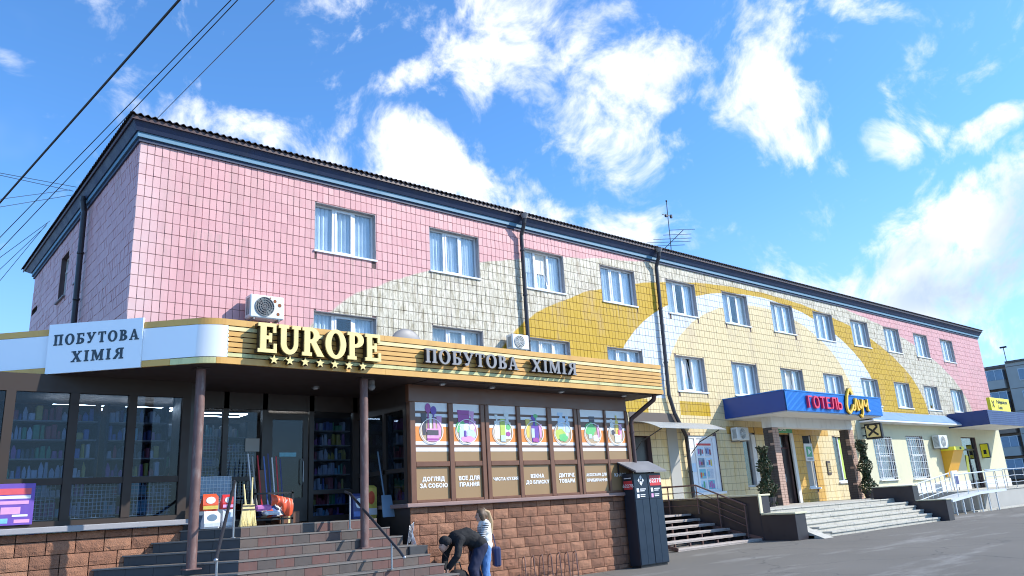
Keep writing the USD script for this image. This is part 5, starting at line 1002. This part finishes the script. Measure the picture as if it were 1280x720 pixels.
part(t, 'arrow_emblem', prism(affinity.translate(affinity.scale(ar, .72, .72), 9.9, 1.95), .003, (0, -6.519, 0)), 'paper')
for a in (9.73, 10.24):
    for j in range(2):
        part(t, 'icon', [B(a, a + .08, -6.519, -6.5155, 1.68 - .13 * j, 1.77 - .13 * j)], 'print_1' if (a > 10 and j) else 'paper'); part(t, 'caption', [B(a + .12, a + .33 - .04 * j, -6.519, -6.5155, 1.74 - .13 * j, 1.76 - .13 * j), B(a + .12, a + .28, -6.519, -6.5155, 1.70 - .13 * j, 1.72 - .13 * j)], 'paper')
part(t, 'side_plate', [CB(9.642, 9.649, -6.47, -6.2, 1.75, 1.95, .002)], 'red_sign'); part(t, 'number', prism(affinity.translate(textpoly('62278', .075, 700), -.0, 1.8), .003, (9.642, -6.335, 0), (0, -1, 0), (0, 0, 1)), 'paper'); part(t, 'caption', [B(9.638, 9.645, -6.45, -6.23, 2.0, 2.02)], 'paper')
part(t, 'rain_roof', [HULL([(9.55, -6.12, 2.42), (10.72, -6.12, 2.42), (9.6, -6.66, 2.17), (10.72, -6.66, 2.17), (9.55, -6.12, 2.40), (10.72, -6.12, 2.40), (9.6, -6.66, 2.13), (10.72, -6.66, 2.13)])], 'grey_pipe')
part(t, 'roof_frame', [obox((9.57, -6.13, 2.385), (9.62, -6.62, 2.15), .03, .04), B(9.56, 9.59, -6.16, -6.13, 2.12, 2.39), B(10.66, 10.69, -6.2, -6.17, 2.12, 2.37)], 'black')
# bicycle rack
t = thing('bicycle_rack', 'thin steel coil bicycle rack standing before the stone wall', 'bicycle rack', (7, -6.5, 0))
for k in range(7):
    x = 5.95 + .24 * k
    part(t, 'loop', tube([(x, -6.75, .02), (x + .03, -6.7, .5), (x + .1, -6.6, .56), (x + .22, -6.4, .5), (x + .26, -6.3, .02)], .009, 6) + tube([(x + .02, -6.72, .3), (x + .24, -6.35, .3)], .007, 6) + tube([(x, -6.75, .02), (x + .34, -6.35, .48)], .008, 6), 'rust_post', smooth=40)
part(t, 'base_bar', [cyl((5.9, -6.75, .02), (7.75, -6.75, .02), .014, 6), cyl((5.9, -6.3, .02), (7.75, -6.3, .02), .014, 6)], 'rust_post')
# ================================================================ people
def body(bones, edge=.028, it=12, wrinkle=0):
    M = None
    for p, r, q, s in bones:
        a = trimesh.creation.icosphere(2, r); a.apply_translation(p); b = trimesh.creation.icosphere(2, s); b.apply_translation(q)
        h = manifold3d.Manifold.hull_points(np.vstack([a.vertices, b.vertices]).astype(np.float32)); M = h if M is None else M + h
    m = M.refine_to_length(edge).to_mesh(); tm = trimesh.Trimesh(m.vert_properties[:, :3], m.tri_verts, process=True)
    trimesh.smoothing.filter_taubin(tm, iterations=it)
    if wrinkle:
        v = np.asarray(tm.vertices); q = v * [1, 1, .7]; tm.vertices = v + np.asarray(tm.vertex_normals) * ((meshkit.fbm(q * 11, 3, 5) - .5) * wrinkle)[:, None]
    return tm
SCALE = .935
def pose(m, pos, ang):
    m = m.copy(); c_, s_ = math.cos(ang), math.sin(ang); v = np.asarray(m.vertices) * SCALE; m.vertices = np.stack([v[:, 0] * c_ - v[:, 1] * s_, v[:, 0] * s_ + v[:, 1] * c_, v[:, 2]], 1) + pos; return m
def hand(w, d, side, curl=.5):
    """bones of a hand at wrist w pointing along d: palm, four fingers, thumb"""
    w, d = np.array(w, float), np.array(d, float) / np.linalg.norm(d); l = np.cross(d, [0, 0, 1.0]); l = l / (np.linalg.norm(l) + 1e-9) if np.linalg.norm(l) > .1 else np.array([0, 1.0, 0]); n = np.cross(l, d)
    pc = w + d * .085; out = [(w, .024, pc, .03)]
    for k, L in enumerate((.062, .072, .068, .052)):
        a = pc + l * (.03 - .02 * k); b = a + d * L * .55 - n * .012 * curl; c_ = b + d * L * .35 - n * L * .5 * curl; out += [(a - d * .02, .0095, b, .009), (b, .009, c_, .0075)]
    a = w + d * .03 + l * .028 * side; out += [(a, .012, a + d * .04 + l * .03 * side, .0095), (a + d * .04 + l * .03 * side, .0095, a + d * .07 + l * .03 * side - n * .01, .0085)]
    return out
# woman in a striped top, head bent, arms forward
pw, aw = np.array([4.86, -6.88, 0.0]), math.atan2(.42, -.9)
t = thing('person', 'person in striped light top and blue jeans with long ponytail, standing by the stone wall', 'person', pw)
arms = [((.0, .17, 1.33), .05, (.10, .2, 1.10), .042), ((.10, .2, 1.10), .04, (.30, .12, 1.0), .03), ((.0, -.17, 1.33), .05, (.07, -.22, 1.1), .042), ((.07, -.22, 1.1), .04, (.28, -.14, .98), .03)]
torso = [((.0, .15, 1.33), .06, (.0, -.15, 1.33), .06), ((.0, .0, 1.30), .11, (-.01, 0, 1.08), .115), ((0, .08, 1.2), .085, (0, -.08, 1.2), .085), ((-.01, .07, .93), .105, (-.01, -.07, .93), .105), ((-.01, 0, 1.08), .11, (-.01, 0, .93), .12)]
legs = [((0, .085, .9), .092, (.03, .09, .48), .062), ((.03, .09, .48), .06, (-.02, .1, .09), .042), ((0, -.085, .9), .092, (.0, -.09, .48), .062), ((.0, -.09, .48), .06, (-.05, -.1, .09), .042)]
head = [((.02, 0, 1.36), .05, (.06, 0, 1.45), .05), ((.075, 0, 1.52), .088, (.10, 0, 1.47), .07), ((.12, 0, 1.43), .045, (.1, 0, 1.47), .06), ((.175, 0, 1.475), .014, (.165, 0, 1.5), .012), ((.08, .088, 1.49), .018, (.08, .088, 1.51), .016), ((.08, -.088, 1.49), .018, (.08, -.088, 1.51), .016)]
feet = [((-.02, .1, .06), .045, (.14, .11, .035), .035), ((-.05, -.1, .06), .045, (.11, -.11, .035), .035)]
sk = body(torso + legs + arms + head + feet + hand((.30, .12, 1.0), (.9, -.1, -.3), -1) + hand((.28, -.14, .98), (.9, .1, -.3), 1), .022, 6)
bd = part(t, 'body', [pose(sk, pw, aw)], 'skin', smooth=True)
grow = lambda bs, e: [(p, r + e, q, s + e) for p, r, q, s in bs]
part(t, 'striped_sleeves', [pose(body(grow(arms, .014) + [((.05, 0, 1.26), .1, (.05, 0, 1.1), .1)]), pw, aw)], 'stripes', smooth=True)
part(t, 'top', [pose(body(grow(torso[:3], .018) + [((-.02, .06, 1.05), .115, (-.02, -.06, 1.05), .115), ((-.02, .07, .93), .12, (-.02, -.07, .93), .12)], .022, 10, .035), pw, aw)], 'shirt_white', smooth=True)
part(t, 'jeans', [pose(body(grow(legs, .018) + [((-.01, .07, .92), .112, (-.01, -.07, .92), .112)], .022, 6, .045), pw, aw)], 'jeans', smooth=True)
part(t, 'shoe', [pose(body(grow(feet[:1], .012)), pw, aw)], 'shoe', smooth=True); part(t, 'shoe', [pose(body(grow(feet[1:], .012)), pw, aw)], 'shoe', smooth=True)
part(t, 'hair', [pose(body([((.055, 0, 1.545), .098, (.0, 0, 1.50), .085), ((.06, .05, 1.52), .07, (.03, .05, 1.44), .05), ((.06, -.05, 1.52), .07, (.03, -.05, 1.44), .05), ((.03, 0, 1.6), .045, (.0, 0, 1.62), .04)]), pw, aw)], 'hair', smooth=True)
part(t, 'ponytail', [pose(body([((.0, 0, 1.60), .035, (-.10, -.01, 1.55), .04), ((-.10, -.01, 1.55), .04, (-.155, -.03, 1.38), .042), ((-.155, -.03, 1.38), .042, (-.165, -.05, 1.15), .022)]), pw, aw)], 'hair_blond', smooth=True)
for s in (-1, 1): part(t, 'eye', [pose(trimesh.creation.icosphere(1, .011).apply_translation((.158, .032 * s, 1.515)), pw, aw)], 'black')
part(t, 'mouth', [pose(trimesh.creation.icosphere(1, .012).apply_translation((.163, 0, 1.44)), pw, aw)], 'red_sign')
t2 = thing('shoulder_bag', 'navy bag hanging behind the hip of the person in jeans', 'bag', pw + [.3, -.15, .6])
part(t2, 'bag', [pose(CB(-.30, -.17, -.18, .1, .5, .88, .03), pw, aw)], 'bag_navy'); part(t2, 'strap', [pose(m, pw, aw) for m in tube([(-.24, -.1, .88), (-.2, -.1, 1.1), (-.12, -.17, 1.36), (.0, -.19, 1.42)], .012, 6)], 'bag_navy')
# bending person in black
SCALE = 1.0
pm_, am = np.array([4.6, -6.95, 0.0]), math.atan2(.12, -1)
t = thing('person', 'person in black jacket and dark trousers bending down over a black bag', 'person', pm_)
legs = [((-.04, .1, .86), .105, (.16, .12, .48), .072), ((.16, .12, .48), .066, (.10, .13, .09), .045), ((-.04, -.1, .86), .105, (-.02, -.12, .46), .072), ((-.02, -.12, .46), .066, (-.17, -.13, .09), .045)]
tor = [((-.02, .07, .90), .125, (-.02, -.07, .90), .125), ((-.02, 0, .93), .125, (.2, 0, 1.06), .125), ((.2, .0, 1.06), .13, (.42, 0, 1.03), .12), ((.44, .15, 1.0), .075, (.44, -.15, 1.0), .075)]
arms = [((.45, .18, .98), .06, (.55, .24, .74), .046), ((.55, .24, .74), .044, (.66, .12, .56), .032), ((.45, -.18, .98), .06, (.53, -.24, .72), .046), ((.53, -.24, .72), .044, (.64, -.1, .54), .032)]
head = [((.48, 0, 1.02), .06, (.58, 0, .99), .055), ((.66, 0, .96), .092, (.70, 0, .90), .078), ((.70, 0, .86), .045, (.68, 0, .90), .06), ((.775, 0, .90), .016, (.76, 0, .925), .013), ((.65, .092, .93), .02, (.65, .092, .95), .017), ((.65, -.092, .93), .02, (.65, -.092, .95), .017)]
feet = [((.10, .13, .06), .05, (.28, .14, .04), .04), ((-.17, -.13, .06), .05, (.01, -.14, .04), .04)]
part(t, 'body', [pose(body(legs + tor + arms + head + feet + hand((.66, .12, .56), (.4, -.2, -.9), -1) + hand((.64, -.1, .54), (.4, .2, -.9), 1), .022, 6), pm_, am)], 'skin', smooth=True)
part(t, 'jacket', [pose(body(grow(tor, .028) + grow(arms, .018) + [((-.07, .07, .86), .125, (-.07, -.07, .86), .125), ((.48, 0, 1.02), .08, (.44, 0, 1.0), .1)], .02, 10, .03), pm_, am)], 'black_cloth', smooth=True)
part(t, 'trousers', [pose(body(grow(legs, .025) + grow(tor[:1], .015), .022, 8, .035), pm_, am)], 'navy_cloth', smooth=True)
part(t, 'shoe', [pose(body(grow(feet[:1], .012)), pm_, am)], 'black', smooth=True); part(t, 'shoe', [pose(body(grow(feet[1:], .012)), pm_, am)], 'black', smooth=True)
part(t, 'hat', [pose(body([((.64, 0, .99), .1, (.67, 0, 1.0), .1), ((.65, .05, .98), .08, (.65, -.05, .98), .08), ((.72, .05, .985), .03, (.72, -.05, .985), .03)], .02, 8), pm_, am)], 'black_cloth', smooth=True)
for s in (-1, 1): part(t, 'eye', [pose(trimesh.creation.icosphere(1, .012).apply_translation((.755, .035 * s, .94)), pm_, am)], 'black')
t = thing('shopping_bag', 'bulky black bag on the ground below the bending person', 'bag', (4.1, -6.95, 0))
part(t, 'bag', [body([((4.28, -6.92, .22), .2, (4.0, -6.98, .2), .19), ((4.1, -6.95, .38), .13, (4.25, -6.92, .36), .13)], .05, 6)], 'black_cloth', smooth=True); part(t, 'handle', tube([(4.08, -6.95, .5), (4.12, -6.94, .62), (4.22, -6.92, .62), (4.26, -6.92, .48)], .012), 'black', smooth=40)
